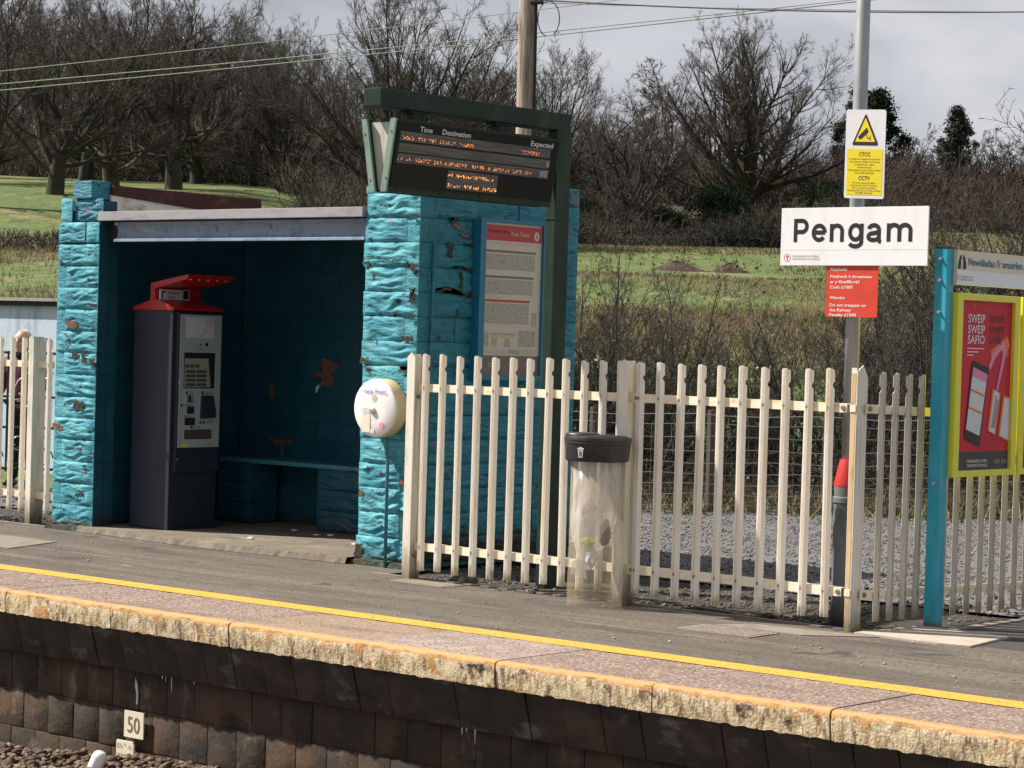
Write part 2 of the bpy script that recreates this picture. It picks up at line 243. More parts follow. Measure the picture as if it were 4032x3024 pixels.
M['wood_floor'] = mat('leaf litter slope', (.040, .034, .020), .95, [((.07, .055, .032), (.3, .3, .3), .5, .65, 5), ((.03, .04, .014), (.1, .1, .1), .52, .66, 4)], [((1, 1, 1), .3, 4)])

# ------------------------------------------------------------------ geometry helpers
ORG = {}
def new_obj(name, data, parent=None, loc=(0, 0, 0), rz=0):
    o = bpy.data.objects.new(name, data); C.objects.link(o)
    o.location = loc; o.rotation_euler = (0, 0, rz)
    if parent is not None: o.parent = parent
    return o
def thing(name, label, cat, loc=(0, 0, 0), group=None):
    o = bpy.data.objects.new(name, None); C.objects.link(o); o.empty_display_size = .1
    o.location = loc; o['label'] = label; o['category'] = cat
    if group: o['group'] = group
    ORG[o.name] = Vector(loc); return o
def tag(o, label, cat, group=None):
    o['label'] = label; o['category'] = cat
    if group: o['group'] = group
    return o
def struct(o): o['kind'] = 'structure'; return o
def stuff(o): o['kind'] = 'stuff'; return o
def org(o): return ORG.get(o.name, Vector((0, 0, 0))) if o is not None else Vector((0, 0, 0))

class MB:
    def __init__(s): s.v = []; s.f = []; s.m = []; s.mi = 0
    def add(s, vs, fs):
        b = len(s.v); s.v += [tuple(v) for v in vs]; s.f += [[b+i for i in f] for f in fs]; s.m += [s.mi]*len(fs); return s
    def box(s, x0, x1, y0, y1, z0, z1):
        return s.add([(x0, y0, z0), (x1, y0, z0), (x1, y1, z0), (x0, y1, z0), (x0, y0, z1), (x1, y0, z1), (x1, y1, z1), (x0, y1, z1)],
            [(0, 3, 2, 1), (4, 5, 6, 7), (0, 1, 5, 4), (1, 2, 6, 5), (2, 3, 7, 6), (3, 0, 4, 7)])
    def bbox(s, x0, x1, y0, y1, z0, z1, b=.005):
        bm = bmesh.new(); bmesh.ops.create_cube(bm, size=1)
        for v in bm.verts: v.co = ((x0+x1)/2+v.co.x*(x1-x0), (y0+y1)/2+v.co.y*(y1-y0), (z0+z1)/2+v.co.z*(z1-z0))
        bmesh.ops.bevel(bm, geom=bm.edges[:], offset=b, segments=2, affect='EDGES', profile=.7)
        bm.verts.index_update(); s.add([v.co for v in bm.verts], [[v.index for v in f.verts] for f in bm.faces]); bm.free(); return s
    def extrude(s, poly, o, ax, ay, az, h):
        """poly (a,b) in plane o+a*ax+b*ay, extruded by h along az."""
        o, ax, ay, az = map(Vector, (o, ax, ay, az)); n = len(poly)
        A = [o+ax*p[0]+ay*p[1] for p in poly]; B = [a+az*h for a in A]
        return s.add(A+B, [list(range(n)), [2*n-1-i for i in range(n)]]+[(i, i+n, (i+1) % n+n, (i+1) % n) for i in range(n)])
    def flat(s, poly, o, ax, ay, off=(0, 0, 0)):
        o, ax, ay = Vector(o)+Vector(off), Vector(ax), Vector(ay)
        return s.add([o+ax*p[0]+ay*p[1] for p in poly], [list(range(len(poly)))])
    def tube(s, pts, r, n=8, cap=True):
        pts = [Vector(p) for p in pts]; k = len(pts); rs = r if isinstance(r, (list, tuple)) else [r]*k; vs = []
        for i, p in enumerate(pts):
            d = (pts[min(i+1, k-1)]-pts[max(i-1, 0)]).normalized(); a = Vector((0, 0, 1)) if abs(d.z) < .9 else Vector((1, 0, 0))
            e1 = d.cross(a).normalized(); e2 = d.cross(e1)
            vs += [p+(e1*math.cos(2*math.pi*j/n)+e2*math.sin(2*math.pi*j/n))*rs[i] for j in range(n)]
        fs = [(i*n+j, i*n+(j+1) % n, (i+1)*n+(j+1) % n, (i+1)*n+j) for i in range(k-1) for j in range(n)]
        if cap: fs += [list(range(n))[::-1], list(range((k-1)*n, k*n))]
        return s.add(vs, fs)
    def lathe(s, prof, c, axis='z', n=32, cap=True):
        vs = []
        for r_, h in prof:
            for j in range(n):
                a = 2*math.pi*j/n; x, y = r_*math.cos(a), r_*math.sin(a)
                vs.append((c[0]+x, c[1]+y, c[2]+h) if axis == 'z' else (c[0]+x, c[1]-h, c[2]+y))
        k = len(prof); fs = [(i*n+j, i*n+(j+1) % n, (i+1)*n+(j+1) % n, (i+1)*n+j) for i in range(k-1) for j in range(n)]
        if cap: fs += [list(range(n))[::-1], list(range((k-1)*n, k*n))]
        return s.add(vs, fs)
    def build(s, name, mats, parent=None, smooth=False, loc=None, fixn=True, subpar=None):
        me = bpy.data.meshes.new(name); o0 = org(parent) if loc is None else Vector(loc)
        me.from_pydata([tuple(Vector(v)-o0) for v in s.v], [], s.f); me.update()
        ms = mats if isinstance(mats, (list, tuple)) else [mats]
        for m_ in ms: me.materials.append(m_)
        if len(ms) > 1: me.polygons.foreach_set('material_index', s.m)
        if fixn:
            bm = bmesh.new(); bm.from_mesh(me); bmesh.ops.recalc_face_normals(bm, faces=bm.faces); bm.to_mesh(me); bm.free()
        if smooth: me.polygons.foreach_set('use_smooth', [True]*len(me.polygons))
        if loc is None: ob = new_obj(name, me, parent)
        else: ob = new_obj(name, me, parent, Vector(loc)-(org(parent) if parent is not None else Vector((0, 0, 0))))
        ORG[ob.name] = o0; return ob
def auto_smooth(o, ang=.6):
    bm = bmesh.new(); bm.from_mesh(o.data)
    for f in bm.faces: f.smooth = True
    for e in bm.edges:
        if len(e.link_faces) == 2 and e.calc_face_angle(0) > ang: e.smooth = False
    bm.to_mesh(o.data); bm.free(); return o

def crisp(me, nfront, flat=False):
    bm = bmesh.new(); bm.from_mesh(me); bm.faces.ensure_lookup_table()
    for i, f in enumerate(bm.faces): f.smooth = (i < nfront) and not flat
    for e in bm.edges:
        if any(f.index >= nfront for f in e.link_faces): e.smooth = False
    bm.to_mesh(me); bm.free()
def text_geo(s, size):
    cu = bpy.data.curves.new('t', 'FONT'); cu.body = s; cu.size = size; cu.resolution_u = 3
    return cu
def text(mb, s, o, ax, ay, h, width=None, bold=0, n=None, lift=.0015):
    """lettering added to mb: baseline origin o, cap height h, optional fitted width, lifted off the surface along n."""
    cu = text_geo(s, 1.0); cu.offset = bold; ob = bpy.data.objects.new('t', cu); C.objects.link(ob)
    bpy.context.view_layer.update(); dg = bpy.context.evaluated_depsgraph_get(); me = bpy.data.meshes.new_from_object(ob.evaluated_get(dg))
    P = [v.co.copy() for v in me.vertices]; F = [list(p.vertices) for p in me.polygons]
    if P:
        xs = [p.x for p in P]; x0, x1 = min(xs), max(xs); sy = h/.73; sx = width/(x1-x0) if width else sy
        o, ax, ay = Vector(o), Vector(ax).normalized(), Vector(ay).normalized(); nn = Vector(n) if n is not None else ax.cross(ay)
        mb.add([o+ax*((p.x-x0)*sx)+ay*(p.y*sy)+nn*lift for p in P], F)
    bpy.data.objects.remove(ob); bpy.data.curves.remove(cu); bpy.data.meshes.remove(me)
    return mb
def copy_tree(o, parent=None):
    c = o.copy(); C.objects.link(c)
    if parent is not None: c.parent = parent
    for ch in list(o.children): copy_tree(ch, c)
    return c
VX, VY, VZ = (1, 0, 0), (0, 1, 0), (0, 0, 1)
R2 = Vector((math.cos(YAW), math.sin(YAW), 0)); F2 = Vector((-math.sin(YAW), math.cos(YAW), 0))
def uw(u, w_, z=0): p = R2*u+F2*w_; return Vector((p.x, p.y, z))

def np_mesh(name, V, F, mat_, parent=None, loc=(0, 0, 0)):
    """V (n,3), F list of arrays with 3 or 4 columns."""
    me = bpy.data.meshes.new(name); me.vertices.add(len(V)); me.vertices.foreach_set('co', np.asarray(V, dtype=np.float32).ravel())
    lens = np.concatenate([np.full(len(f), f.shape[1], dtype=np.int32) for f in F]); idx = np.concatenate([f.ravel() for f in F]).astype(np.int32)
    me.loops.add(len(idx)); me.loops.foreach_set('vertex_index', idx)
    me.polygons.add(len(lens)); me.polygons.foreach_set('loop_start', np.concatenate([[0], np.cumsum(lens)[:-1]]).astype(np.int32))
    me.update(calc_edges=True); me.validate()
    ml = mat_ if isinstance(mat_, (list, tuple)) else [mat_]
    for q in ml: me.materials.append(q)
    return me

# ------------------------------------------------------------------ terrain
def sst(a, b, x): t = min(1, max(0, (x-a)/(b-a))); return t*t*(3-2*t)
WR = [0, 24, 30, 35, 45, 95, 150, 175, 200, 230, 400, 900]; HR = [0, 0, .2, .5, 1.5, 4.7, 9.2, 12.6, 14.2, 14.6, 15, 15]
WL = [0, 26, 30, 42, 60, 80, 100, 160, 200, 240, 400, 900]; HL = [0, 0, .6, 2.1, 3.4, 4.6, 7.6, 11.7, 16.0, 16.5, 16, 16]
def H(u, w_):
    a = float(np.interp(w_, WR, HR)); b = float(np.interp(w_, WL, HL)); t = sst(-.01, -.12, u/max(w_, 1)) if w_ > 1 else 0
    t = 1-sst(-.12, -.01, u/max(w_, 1.))
    return a*(1-t)+b*t+(mnoise.noise((u*.07, w_*.07, 0))*.35 if w_ > 32 else 0)
def zone_mesh(name, ws, us, mt, hf, dz=0):
    mb = MB(); nu = len(us); vs = []
    for w_ in ws:
        for u in us:
            uu = u*max(w_, 30)/100; p = uw(uu, w_); vs.append((p.x, p.y, hf(uu, w_)+dz))
    fs = [(i*nu+j, i*nu+j+1, (i+1)*nu+j+1, (i+1)*nu+j) for i in range(len(ws)-1) for j in range(nu-1)]
    mb.add(vs, fs); o = mb.build(name, mt, smooth=True, fixn=False); return struct(o)
us = list(np.linspace(-90, 90, 91))
zone_mesh('field', [23.2, 24, 26, 28, 30, 32, 35, 38, 42, 46, 50, 55, 60, 66, 72, 80, 88, 96, 105, 115, 125, 135, 145, 156], us, M['grass'], H)
zone_mesh('woodland_floor', [156, 160, 168, 176, 186, 200, 215, 240, 300, 500, 900, 2000], us, M['wood_floor'], lambda u, w_: H(u, w_))
def flat_sheet(name, x0, x1, y0, y1, z, mt, nx=2, ny=2):
    mb = MB(); mb.add([(x0+(x1-x0)*i/(nx-1), y0+(y1-y0)*j/(ny-1), z) for j in range(ny) for i in range(nx)], [(j*nx+i, j*nx+i+1, (j+1)*nx+i+1, (j+1)*nx+i) for j in range(ny-1) for i in range(nx-1)])
    return struct(mb.build(name, mt, fixn=False))
# gravel road and soil strip behind the fence
gr = MB(); poly = [(-60, 11.62), (40, 11.62), (60, 60), (-70, 90)]
struct(MB().add([(-80, 13.15, -.012), (30, 13.15, -.012), (60, 62, -.012), (-100, 120, -.012)], [(0, 1, 2, 3)]).build('gravel_road', M['gravel'], fixn=False))
mb = MB(); vs = []; ny, nx = 12, 120
for j in range(ny):
    for i in range(nx):
        x = -34+i*.33; y = 11.60+j*.18; e = mnoise.noise((x*1.7, y*1.7, 3))*.03+mnoise.noise((x*6, y*6, 5))*.012
        vs.append((x, y+(mnoise.noise((x*1.1, 0, 0))*.9+mnoise.noise((x*4, 1, 0))*.2 if j == ny-1 else 0), (-.03+e if 0 < j < ny-1 else -.06)))
mb.add(vs, [(j*nx+i, j*nx+i+1, (j+1)*nx+i+1, (j+1)*nx+i) for j in range(ny-1) for i in range(nx-1)])
struct(mb.build('soil_strip', M['soil'], smooth=True, fixn=False))

# ------------------------------------------------------------------ platform
flat_sheet('platform_surface', -40, 30, 9.802, 11.56, 0, M['asphalt'])
flat_sheet('platform_path', -6.86, 12, 11.56, 16, 0, M['asphalt_new'])
MB().add([(-6.90, 11.56, -.05), (-6.86, 11.56, .006), (-6.86, 16, .006), (-6.93, 16, -.05), (-6.93, 11.56, .002), (-6.93, 16, .002)], [(4, 1, 2, 5), (0, 4, 5, 3)])
e1 = MB().box(-11.05, -6.93, 11.56, 11.60, -.08, .008).box(-6.93, -6.87, 11.56, 16, -.08, .008).box(-40, -14.95, 11.98, 12.03, -.08, .008); struct(e1.build('path_edging', M['conc2']))
flat_sheet('platform_verge', -40, -14.6, 11.561, 11.98, -.002, M['asphalt'])
flat_sheet('shelter_apron', -14.6, -11.0, 11.561, 12.2, -.003, M['asphalt'])
# yellow line, slightly uneven in two pulls of paint
mb = MB(); xs_ = [-40+i*.12 for i in range(590)]
top = [(x, 9.860+.008*mnoise.noise((x*3, 1, 0)), .004) for x in xs_]; bot = [(x, 9.668+.010*mnoise.noise((x*3, 7, 0))+(.006 if -9.9 < x < -7.2 else 0), .004) for x in xs_]
mb.add(bot+top, [(i, i+1, i+1+len(xs_), i+len(xs_)) for i in range(len(xs_)-1)]); o = mb.build('yellow_line', M['yline'], fixn=False); struct(o)
edge = thing('platform_edge', 'brick platform face with overhanging pink and cream coping slabs above the track', 'platform edge', (-8, 9.0, 0))
# coping slabs
joints = [-15.5, -14.51, -13.53, -12.55, -11.585, -10.613, -9.614, -8.638, -7.674, -6.699, -5.709, -4.72, -3.73, -2.74, -1.75]
kinds = ['a', 'a', 'b', 'a', 'a', 'a', 'b', 'c', 'a', 'a', 'a', 'c', 'a', 'b']
for i in range(len(joints)-1):
    x0, x1 = joints[i]+.004, joints[i+1]-.004; nx = 48; jog = rnd.uniform(-.006, .006); sx = rnd.uniform(-.02, .02)
    vs = []; prof = [(9.80, 0), (9.6, 0), (9.3, 0), (9.00, 0), (8.965, -.002), (8.949, -.008), (8.944, -.022), (8.943, -.055), (8.945, -.095), (8.948, -.136), (9.1, -.137), (9.80, -.135)]
    for k in range(nx+1):
        x = x0+(x1-x0)*k/nx
        for j, (y, z) in enumerate(prof):
            a = .006*mnoise.noise((x*22, y*9, z*40+i)) if 4 <= j <= 9 else 0
            a += .010*max(0, mnoise.noise((x*7, 3, z*12+i*3))) if 5 <= j <= 9 else 0
            zz = z + (.010*mnoise.noise((x*20, 5, i)) if j in (9,) else .003*mnoise.noise((x*9, 2, i)) if j < 5 else 0)
            vs.append((x+(.03*(y-8.95)*.3 if False else 0), y+a+(jog if y < 9.05 else 0), zz+.0016*(i % 2)))
    n = len(prof); fs = [(k*n+j, k*n+(j+1) % n, (k+1)*n+(j+1) % n, (k+1)*n+j) for k in range(nx) for j in range(n)]
    mb = MB().add(vs, fs+[list(range(n)), list(range(nx*n, nx*n+n))]); o = mb.build('coping_slab', M['slab_'+kinds[i]], edge, loc=((x0+x1)/2, 9.3, 0)); auto_smooth(o, .9)
# brick face: backing then bricks
struct(MB().box(-40, 30, 9.185, 9.7, -1.6, -.136).build('platform_core', M['pointing']))
def brick_variants(w_, h, d, lean, k, seed):
    out_ = []
    for q in range(k):
        rr = random.Random(seed+q); vs = []; nx, nz = 4, 3
        for jz in range(nz+1):
            for jx in range(nx+1):
                x = w_*(-.5, -.465, 0, .465, .5)[jx]; z = h*(-.5, -.46, .46, .5)[jz]; e = (jx in (0, nx)) or (jz in (0, nz))
                y = (.0035 if e else rr.uniform(-.003, .002))+lean*(h/2-z)/h+rr.uniform(-.001, .001)
                vs.append((x*(1 if not e else .99), y, z))
        nf = len(vs); vs += [(-w_/2, d, -h/2), (w_/2, d, -h/2), (w_/2, d, h/2), (-w_/2, d, h/2)]
        fs = [(j*(nx+1)+i, j*(nx+1)+i+1, (j+1)*(nx+1)+i+1, (j+1)*(nx+1)+i) for j in range(nz) for i in range(nx)]
        b0, b1_ = 0, nx; t0, t1 = nz*(nx+1), nz*(nx+1)+nx
        fs += [[nf, nf+1]+list(range(nx, -1, -1)), [nf+3]+list(range(t0, t1+1))+[nf+2], [nf]+[j*(nx+1) for j in range(nz+1)]+[nf+3], [nf+1, nf+2]+[j*(nx+1)+nx for j in range(nz, -1, -1)]]
        me = bpy.data.meshes.new('brick'); me.from_pydata(vs, [], fs); me.update()
        crisp(me, nx*nz)
        out_.append(me)
    return out_
wallb = brick_variants(.2352, .2335, .09, 0, 5, 3); corb = brick_variants(.2362, .250, .12, .075, 4, 9)
for me in wallb: me.materials.append(M['brick'])
for me in corb: me.materials.append(M['corbel'])
eo = org(edge)
for r_ in range(4):
    zc = -.393-.118-r_*.2365
    for i in range(-1, 54):
        x = -15.25+i*.238+(.119 if r_ % 2 else 0)+.02
        new_obj('brick', rnd.choice(wallb), edge, Vector((x, 9.152+rnd.uniform(-.003, .003), zc))-eo)
for i in range(0, 56):
    x = -15.3+i*.2385
    new_obj('corbel_brick', rnd.choice(corb), edge, Vector((x, 9.02+rnd.uniform(-.005, .005), -.268))-eo)
# lime drips hanging under the corbel
for x, l in ((-10.33, .02), (-10.25, .09), (-10.30, .03), (-8.02, .04), (-7.93, .08), (-10.06, .02), (-7.99, .02)):
    MB().tube([(x, 9.10, -.385), (x, 9.1, -.395-l*.6), (x, 9.1, -.39-l)], [.004, .003, .001], 5).build('lime_drip', M['efflor'], edge, smooth=True)
def splat(name, pts, o, ax, ay, off, mt, parent):
    return MB().flat(pts, o, ax, ay, off).build(name, mt, parent, fixn=False)
MB().extrude([(0, 0), (.018, -.03), (.028, -.09), (.026, -.15), (.012, -.155), (.012, -.09), (0, -.05)], (-10.62, 9.146, -.44), VX, VZ, VY, .004).build('lime_streak', M['efflor'], edge)
# ballast bed and stones
mb = MB(); vs = []; nx, ny = 90, 24
def bz(x, y):
    hmp = .10*math.exp(-((x+11.35)/.7)**2)*0+.05*mnoise.noise((x*1.6, y*1.6, 0))
    return -1.09+hmp*.6+.06*sst(8.2, 9.1, y)+.13*sst(-11.6, -10.6, x)-.09*math.exp(-((x+10.78)/.13)**2)-.05*sst(-9.5, -8.9, x)
for j in range(ny):
    for i in range(nx): x = -15.5+i*.14; y = 5.5+j*(9.2-5.5)/(ny-1); vs.append((x, y, bz(x, y)))
mb.add(vs, [(j*nx+i, j*nx+i+1, (j+1)*nx+i+1, (j+1)*nx+i) for j in range(ny-1) for i in range(nx-1)]); struct(mb.build('track_bed', M['ballast_bed'], smooth=True, fixn=False))
flat_sheet('railway_ground', -60, 60, -20, 9.19, -1.3, M['ballast_bed'])
def rocks(name, n, fn, size, mt, seed=1, flat=.7):
    rs = np.random.RandomState(seed); bv = np.array([(1, 0, 0), (-1, 0, 0), (0, 1, 0), (0, -1, 0), (0, 0, 1), (0, 0, -1), (.6, .6, .6), (-.6, .6, .5), (.6, -.6, .5), (-.6, -.6, .6)], float)
    bm = bmesh.new(); vl = [bm.verts.new(v) for v in bv]; bmesh.ops.convex_hull(bm, input=vl); bmesh.ops.triangulate(bm, faces=bm.faces)
    bm.verts.index_update(); T = np.array([[v.index for v in f.verts] for f in bm.faces]); V0 = np.array([v.co[:] for v in bm.verts]); bm.free()
    P = np.array([fn(rs) for _ in range(n)]); S = rs.uniform(size[0], size[1], (n, 1, 1))*rs.uniform(.6, 1.2, (n, 1, 3)); S[:, :, 2] *= flat
    V = V0[None]*rs.uniform(.7, 1.25, (n, len(V0), 1))*S; a = rs.uniform(0, 6.28, n); c, s_ = np.cos(a), np.sin(a)
    X = V[:, :, 0]*c[:, None]-V[:, :, 1]*s_[:, None]; Y = V[:, :, 0]*s_[:, None]+V[:, :, 1]*c[:, None]; t = rs.uniform(-.6, .6, n)
    Z = V[:, :, 2]+X*t[:, None]*.5; V = np.stack([X, Y, Z], 2)+P[:, None, :]
    F = (T[None]+(np.arange(n)*len(V0))[:, None, None]).reshape(-1, 3)
    me = np_mesh(name, V.reshape(-1, 3), [F], mt); return stuff(new_obj(name, me))
def fb(rs): x = rs.uniform(-15.2, -8.2); y = rs.uniform(7.2, 9.13) if rs.rand() < .5 else rs.uniform(8.5, 9.13); return (x, y, bz(x, y)+rs.uniform(-.01, .035))
rocks('ballast_stones', 9000, fb, (.016, .04), M['ballast'], 3)
def fs_(rs): x = rs.uniform(-19, -2.5); y = 11.62+abs(rs.normal())*1.1; return (x, y, -.032 if y < 13.2 else -.008+rs.uniform(-.008, .010))
rocks('loose_stones', 11000, fs_, (.006, .022), M['pebble'], 5)
def fg(rs):
    while 1:
        w_ = rs.uniform(13.5, 24); u = rs.uniform(-1.5, 7.5); p = uw(u, w_)
        if p.y > 12.9+rs.rand()*.6: return (p.x, p.y, -.008)
rocks('road_chippings', 26000, fg, (.005, .014), M['chip'], 6)
def fl(rs): return (rs.uniform(-15, -4.5), rs.uniform(8.99, 11.5), .004)
rocks('platform_grit', 260, fl, (.003, .010), M['conc'], 8)

# inset covers on the platform
def cover(name, pts, z, mt, label, cat, ribs=None):
    mb = MB().extrude(pts, (0, 0, 0), VX, VY, VZ, z)
    o = mb.build(name, mt); tag(o, label, cat); return o
cover('concrete_cover', [(-7.16, 11.44), (-7.10, 12.06), (-6.50, 12.02), (-6.42, 11.44), (-6.60, 11.40)], .012, M['conc'], 'square pale concrete cover at the foot of the blue post', 'cover')
cover('concrete_cover', [(-15.2, 10.62), (-15.2, 11.25), (-13.95, 11.22), (-13.72, 10.60)], .006, M['conc2'], 'worn grey concrete cover left of the turquoise shelter', 'cover')
def ribbed(x0, x1, y0, y1, label):
    t = thing('drain_cover', label, 'drain cover', (x0, y0, 0)); MB().box(x0, x1, y0, y1, .0, .006).build('plate', M['conc2'], t); rb = MB()
    n = int((x1-x0)/.03)
    for i in range(n): rb.box(x0+.008+i*.03, x0+.020+i*.03, y0+.015, y1-.015, .0061, .0095)
    stuff(rb.build('ribs', M['conc'], t)); return t
ribbed(-10.62, -10.15, 11.28, 11.50, 'small ribbed drain cover at the foot of the fence end post')
ribbed(-7.92, -7.42, 10.78, 11.08, 'ribbed drain cover between the yellow line and the lamp pole')
cover('trench_strip', [(-7.9, 11.12), (-7.75, 11.34), (-6.98, 11.42), (-7.3, 11.12)], .005, M['conc2'], 'narrow worn concrete strip in front of the corner fence post', 'cover')

# ------------------------------------------------------------------ shelter
SH = thing('waiting_shelter', 'turquoise painted stone waiting shelter with peeling paint and steel lintel', 'shelter', (-13.05, 12.0, 0))
_bc = {}
def rock_mesh(w_, h, d, var, key, smooth=False):
    kk = (round(w_, 3), round(h, 3), round(d, 3), var, key, smooth)
    if kk in _bc: return _bc[kk]
    nx = max(3, int(w_/.022)); nz = 18 if not smooth else 3; 
    if smooth: nx = max(2, int(w_/.12))
    vs = []; sd = var*17.3+w_*9
    for jz in range(nz+1):
        for jx in range(nx+1):
            x = -w_/2+w_*jx/nx; z = -h/2+h*jz/nz; e = min(jx*.8, (nx-jx)*.8, jz*.85, (nz-jz)*.85)
            if smooth: y = 0 if key == 'teal_in_shade' else .003 if e == 0 else .0012*mnoise.noise((x*12, z*12, sd))
            else:
                fall = min(1, max(0, e-.25)/1.7)
                rid = mnoise.noise((x*5.5+sd, z*50+3.0*mnoise.noise((x*6, z*5, sd)), sd))
                rid = (1-abs(rid)*3.2) if var % 2 else rid*1.8
                y = .004-fall*(.009+.0078*rid+.008*mnoise.noise((x*5, z*5, sd+4)))
                y += .0018*mnoise.noise((x*40, z*60, sd))
                if e == 0: y = .005
            vs.append((x, y, z))
    nf = len(vs); vs += [(-w_/2, d, -h/2), (w_/2, d, -h/2), (w_/2, d, h/2), (-w_/2, d, h/2)]
    fs = [(j*(nx+1)+i, j*(nx+1)+i+1, (j+1)*(nx+1)+i+1, (j+1)*(nx+1)+i) for j in range(nz) for i in range(nx)]
    t0 = nz*(nx+1)
    fs += [[nf, nf+1]+list(range(nx, -1, -1)), [nf+3]+list(range(t0, t0+nx+1))+[nf+2], [nf]+[j*(nx+1) for j in range(nz+1)]+[nf+3], [nf+1, nf+2]+[j*(nx+1)+nx for j in range(nz, -1, -1)]]
    me = bpy.data.meshes.new('block'); me.from_pydata(vs, [], fs); me.update()
    me.materials.append(M[key])
    crisp(me, nx*nz, key == 'teal_in_shade' and smooth)
    _bc[kk] = me; return me
def block(x0, x1, z0, z1, y, key='teal', smooth=False, d=.012, parent=None):
    g = .0018
    me = rock_mesh(x1-x0-2*g, z1-z0-2*g, d, rnd.randint(0, 5), key, smooth)
    return new_obj('block', me, parent or SH, Vector(((x0+x1)/2, y, (z0+z1)/2))-org(parent or SH))
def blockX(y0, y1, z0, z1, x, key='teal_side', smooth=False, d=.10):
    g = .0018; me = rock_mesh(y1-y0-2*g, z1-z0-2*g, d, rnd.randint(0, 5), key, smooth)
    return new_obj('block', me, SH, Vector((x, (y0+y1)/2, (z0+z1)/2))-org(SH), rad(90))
CH = .1713
# right pier front
core = MB().box(-11.60, -11.115, 12.012, 13.74, 0, 2.6).box(-14.98, -14.512, 12.012, 12.2, 0, 2.43).box(-14.98, -14.62, 12.2, 13.74, 0, 2.6).box(-14.7, -11.5, 13.665, 13.80, 0, 2.6)
core.build('wall_core', M['mortar'], SH)
for i in range(15):
    z0 = .03+i*CH; z1 = z0+CH; j = rnd.uniform(-.012, .012)
    if i % 2: block(-11.615+j, -11.215, z0, z1, 12.0); block(-11.215, -11.10, z0, z1, 12.002, smooth=True)
    else: block(-11.62+j, -11.10, z0, z1, 12.0)
block(-11.62, -11.10, 2.60, 2.655, 12.0, smooth=True)
# right side wall (+X face) with smooth front return and rock faced field
for i in range(15):
    z0 = .03+i*CH; z1 = z0+CH
    a = 12.10 if i % 2 else 12.16
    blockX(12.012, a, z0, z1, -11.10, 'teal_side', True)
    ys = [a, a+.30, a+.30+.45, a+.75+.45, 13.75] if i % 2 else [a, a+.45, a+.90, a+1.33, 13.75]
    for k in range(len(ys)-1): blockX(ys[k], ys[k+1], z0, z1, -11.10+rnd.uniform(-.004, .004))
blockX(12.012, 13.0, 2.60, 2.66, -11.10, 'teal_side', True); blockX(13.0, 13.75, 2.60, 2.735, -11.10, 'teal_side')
# left pier front and tiers
for i in range(14):
    z0 = .03+i*CH; z1 = z0+CH
    if i == 13: block(-14.99, -14.665, z0+.01, z1, 11.992); block(-14.655, -14.50, z0+.01, z1, 11.995)
    elif i % 2: block(-15.0, -14.90, z0, z1, 12.003, smooth=True); block(-14.90, -14.50, z0, z1, 12.0)
    else: block(-15.0, -14.50, z0, z1, 12.0)
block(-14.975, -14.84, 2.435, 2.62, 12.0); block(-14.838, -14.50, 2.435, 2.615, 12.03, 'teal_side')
t = MB().bbox(-14.835, -14.62, 12.01, 12.2, 2.615, 2.755, .008); t.build('pier_cap', M['teal_side'], SH)
MB().box(-14.95, -14.53, 12.05, 12.2, 2.43, 2.60).build('pier_top_core', M['mortar'], SH)
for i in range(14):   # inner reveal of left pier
    z0 = .03+i*CH; blockX(12.012, 12.105, z0, z0+CH, -14.50, 'teal_in_shade', True); blockX(12.108, 12.205, z0, z0+CH, -14.503, 'teal_in_shade', True)
    for y0, y1 in ((12.21, 12.66), (12.66, 13.11), (13.11, 13.64)): blockX(y0, y1, z0, z0+CH, -14.605, 'teal_in_shade', True)
# back wall inside
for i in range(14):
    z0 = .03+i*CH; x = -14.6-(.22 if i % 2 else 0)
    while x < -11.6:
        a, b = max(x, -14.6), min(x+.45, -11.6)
        if b-a > .06: block(a, b, z0, z0+CH, 13.65, 'teal_in_shade', True, .02)
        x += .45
def blob(o, ax, ay, pts, off, mt, name='bare_patch', h=.0015):
    rq = random.Random(int(abs(o[0])*1000))
    for it in range(3 if name == 'stain_patch' else 2):
        q = []; am = .30 if name == 'stain_patch' else .16
        for a, b in zip(pts, pts[1:]+pts[:1]):
            dl = math.hypot(b[0]-a[0], b[1]-a[1]); q += [a, ((a[0]+b[0])/2+rq.uniform(-am, am)*dl, (a[1]+b[1])/2+rq.uniform(-am, am)*dl)]
        pts = q
    az = Vector(off).normalized(); MB().extrude(pts, Vector(o)+Vector(off), ax, ay, az, h).build(name, mt, SH)
blob((-13.6, 13.65, 1.25), VX, VZ, [(-.15, .03), (-.06, .045), (-.03, .075), (-.07, .10), (-.05, .16), (.02, .15), (.08, .125), (.16, .11), (.12, .07), (.06, .05), (.04, .03), (.09, .0), (.09, -.045), (.03, -.06), (-.04, -.055), (-.08, -.09), (-.07, -.04), (-.04, 0), (-.13, 0)], (0, -.004, 0), M['bare_brick'])
blob((-13.7, 13.65, 1.155), VX, VZ, [(0, .03), (.025, .035), (.0, -.02), (-.02, -.03)], (0, -.005, 0), M['whitelitter'])
blob((-14.22, 13.65, 1.12), VX, VZ, [(-.04, .04), (0, .05), (.03, .02), (.01, -.05), (-.02, -.07)], (0, -.004, 0), M['bare_brick'])
blob((-14.12, 13.65, .70), VX, VZ, [(-.16, .03), (-.1, .045), (.0, .035), (.16, .03), (.13, -.005), (.05, -.01), (.045, -.10), (0, -.11), (-.0, -.02), (-.12, .0)], (0, -.004, 0), M['bare_brick'])
blob((-11.11, 12.0, .62), VX, VZ, [(-.10, -.01), (-.05, .015), (-.03, .06), (0, .05), (-.015, 0), (-.04, -.04), (-.1, -.045)], (0, -.012, 0), M['bare_brick'])
blob((-11.57, 12.0, .50), VX, VZ, [(-.025, -.025), (.0, -.03), (.02, -.01), (.018, .02), (-.02, .025)], (0, -.014, 0), M['bare_brick'])
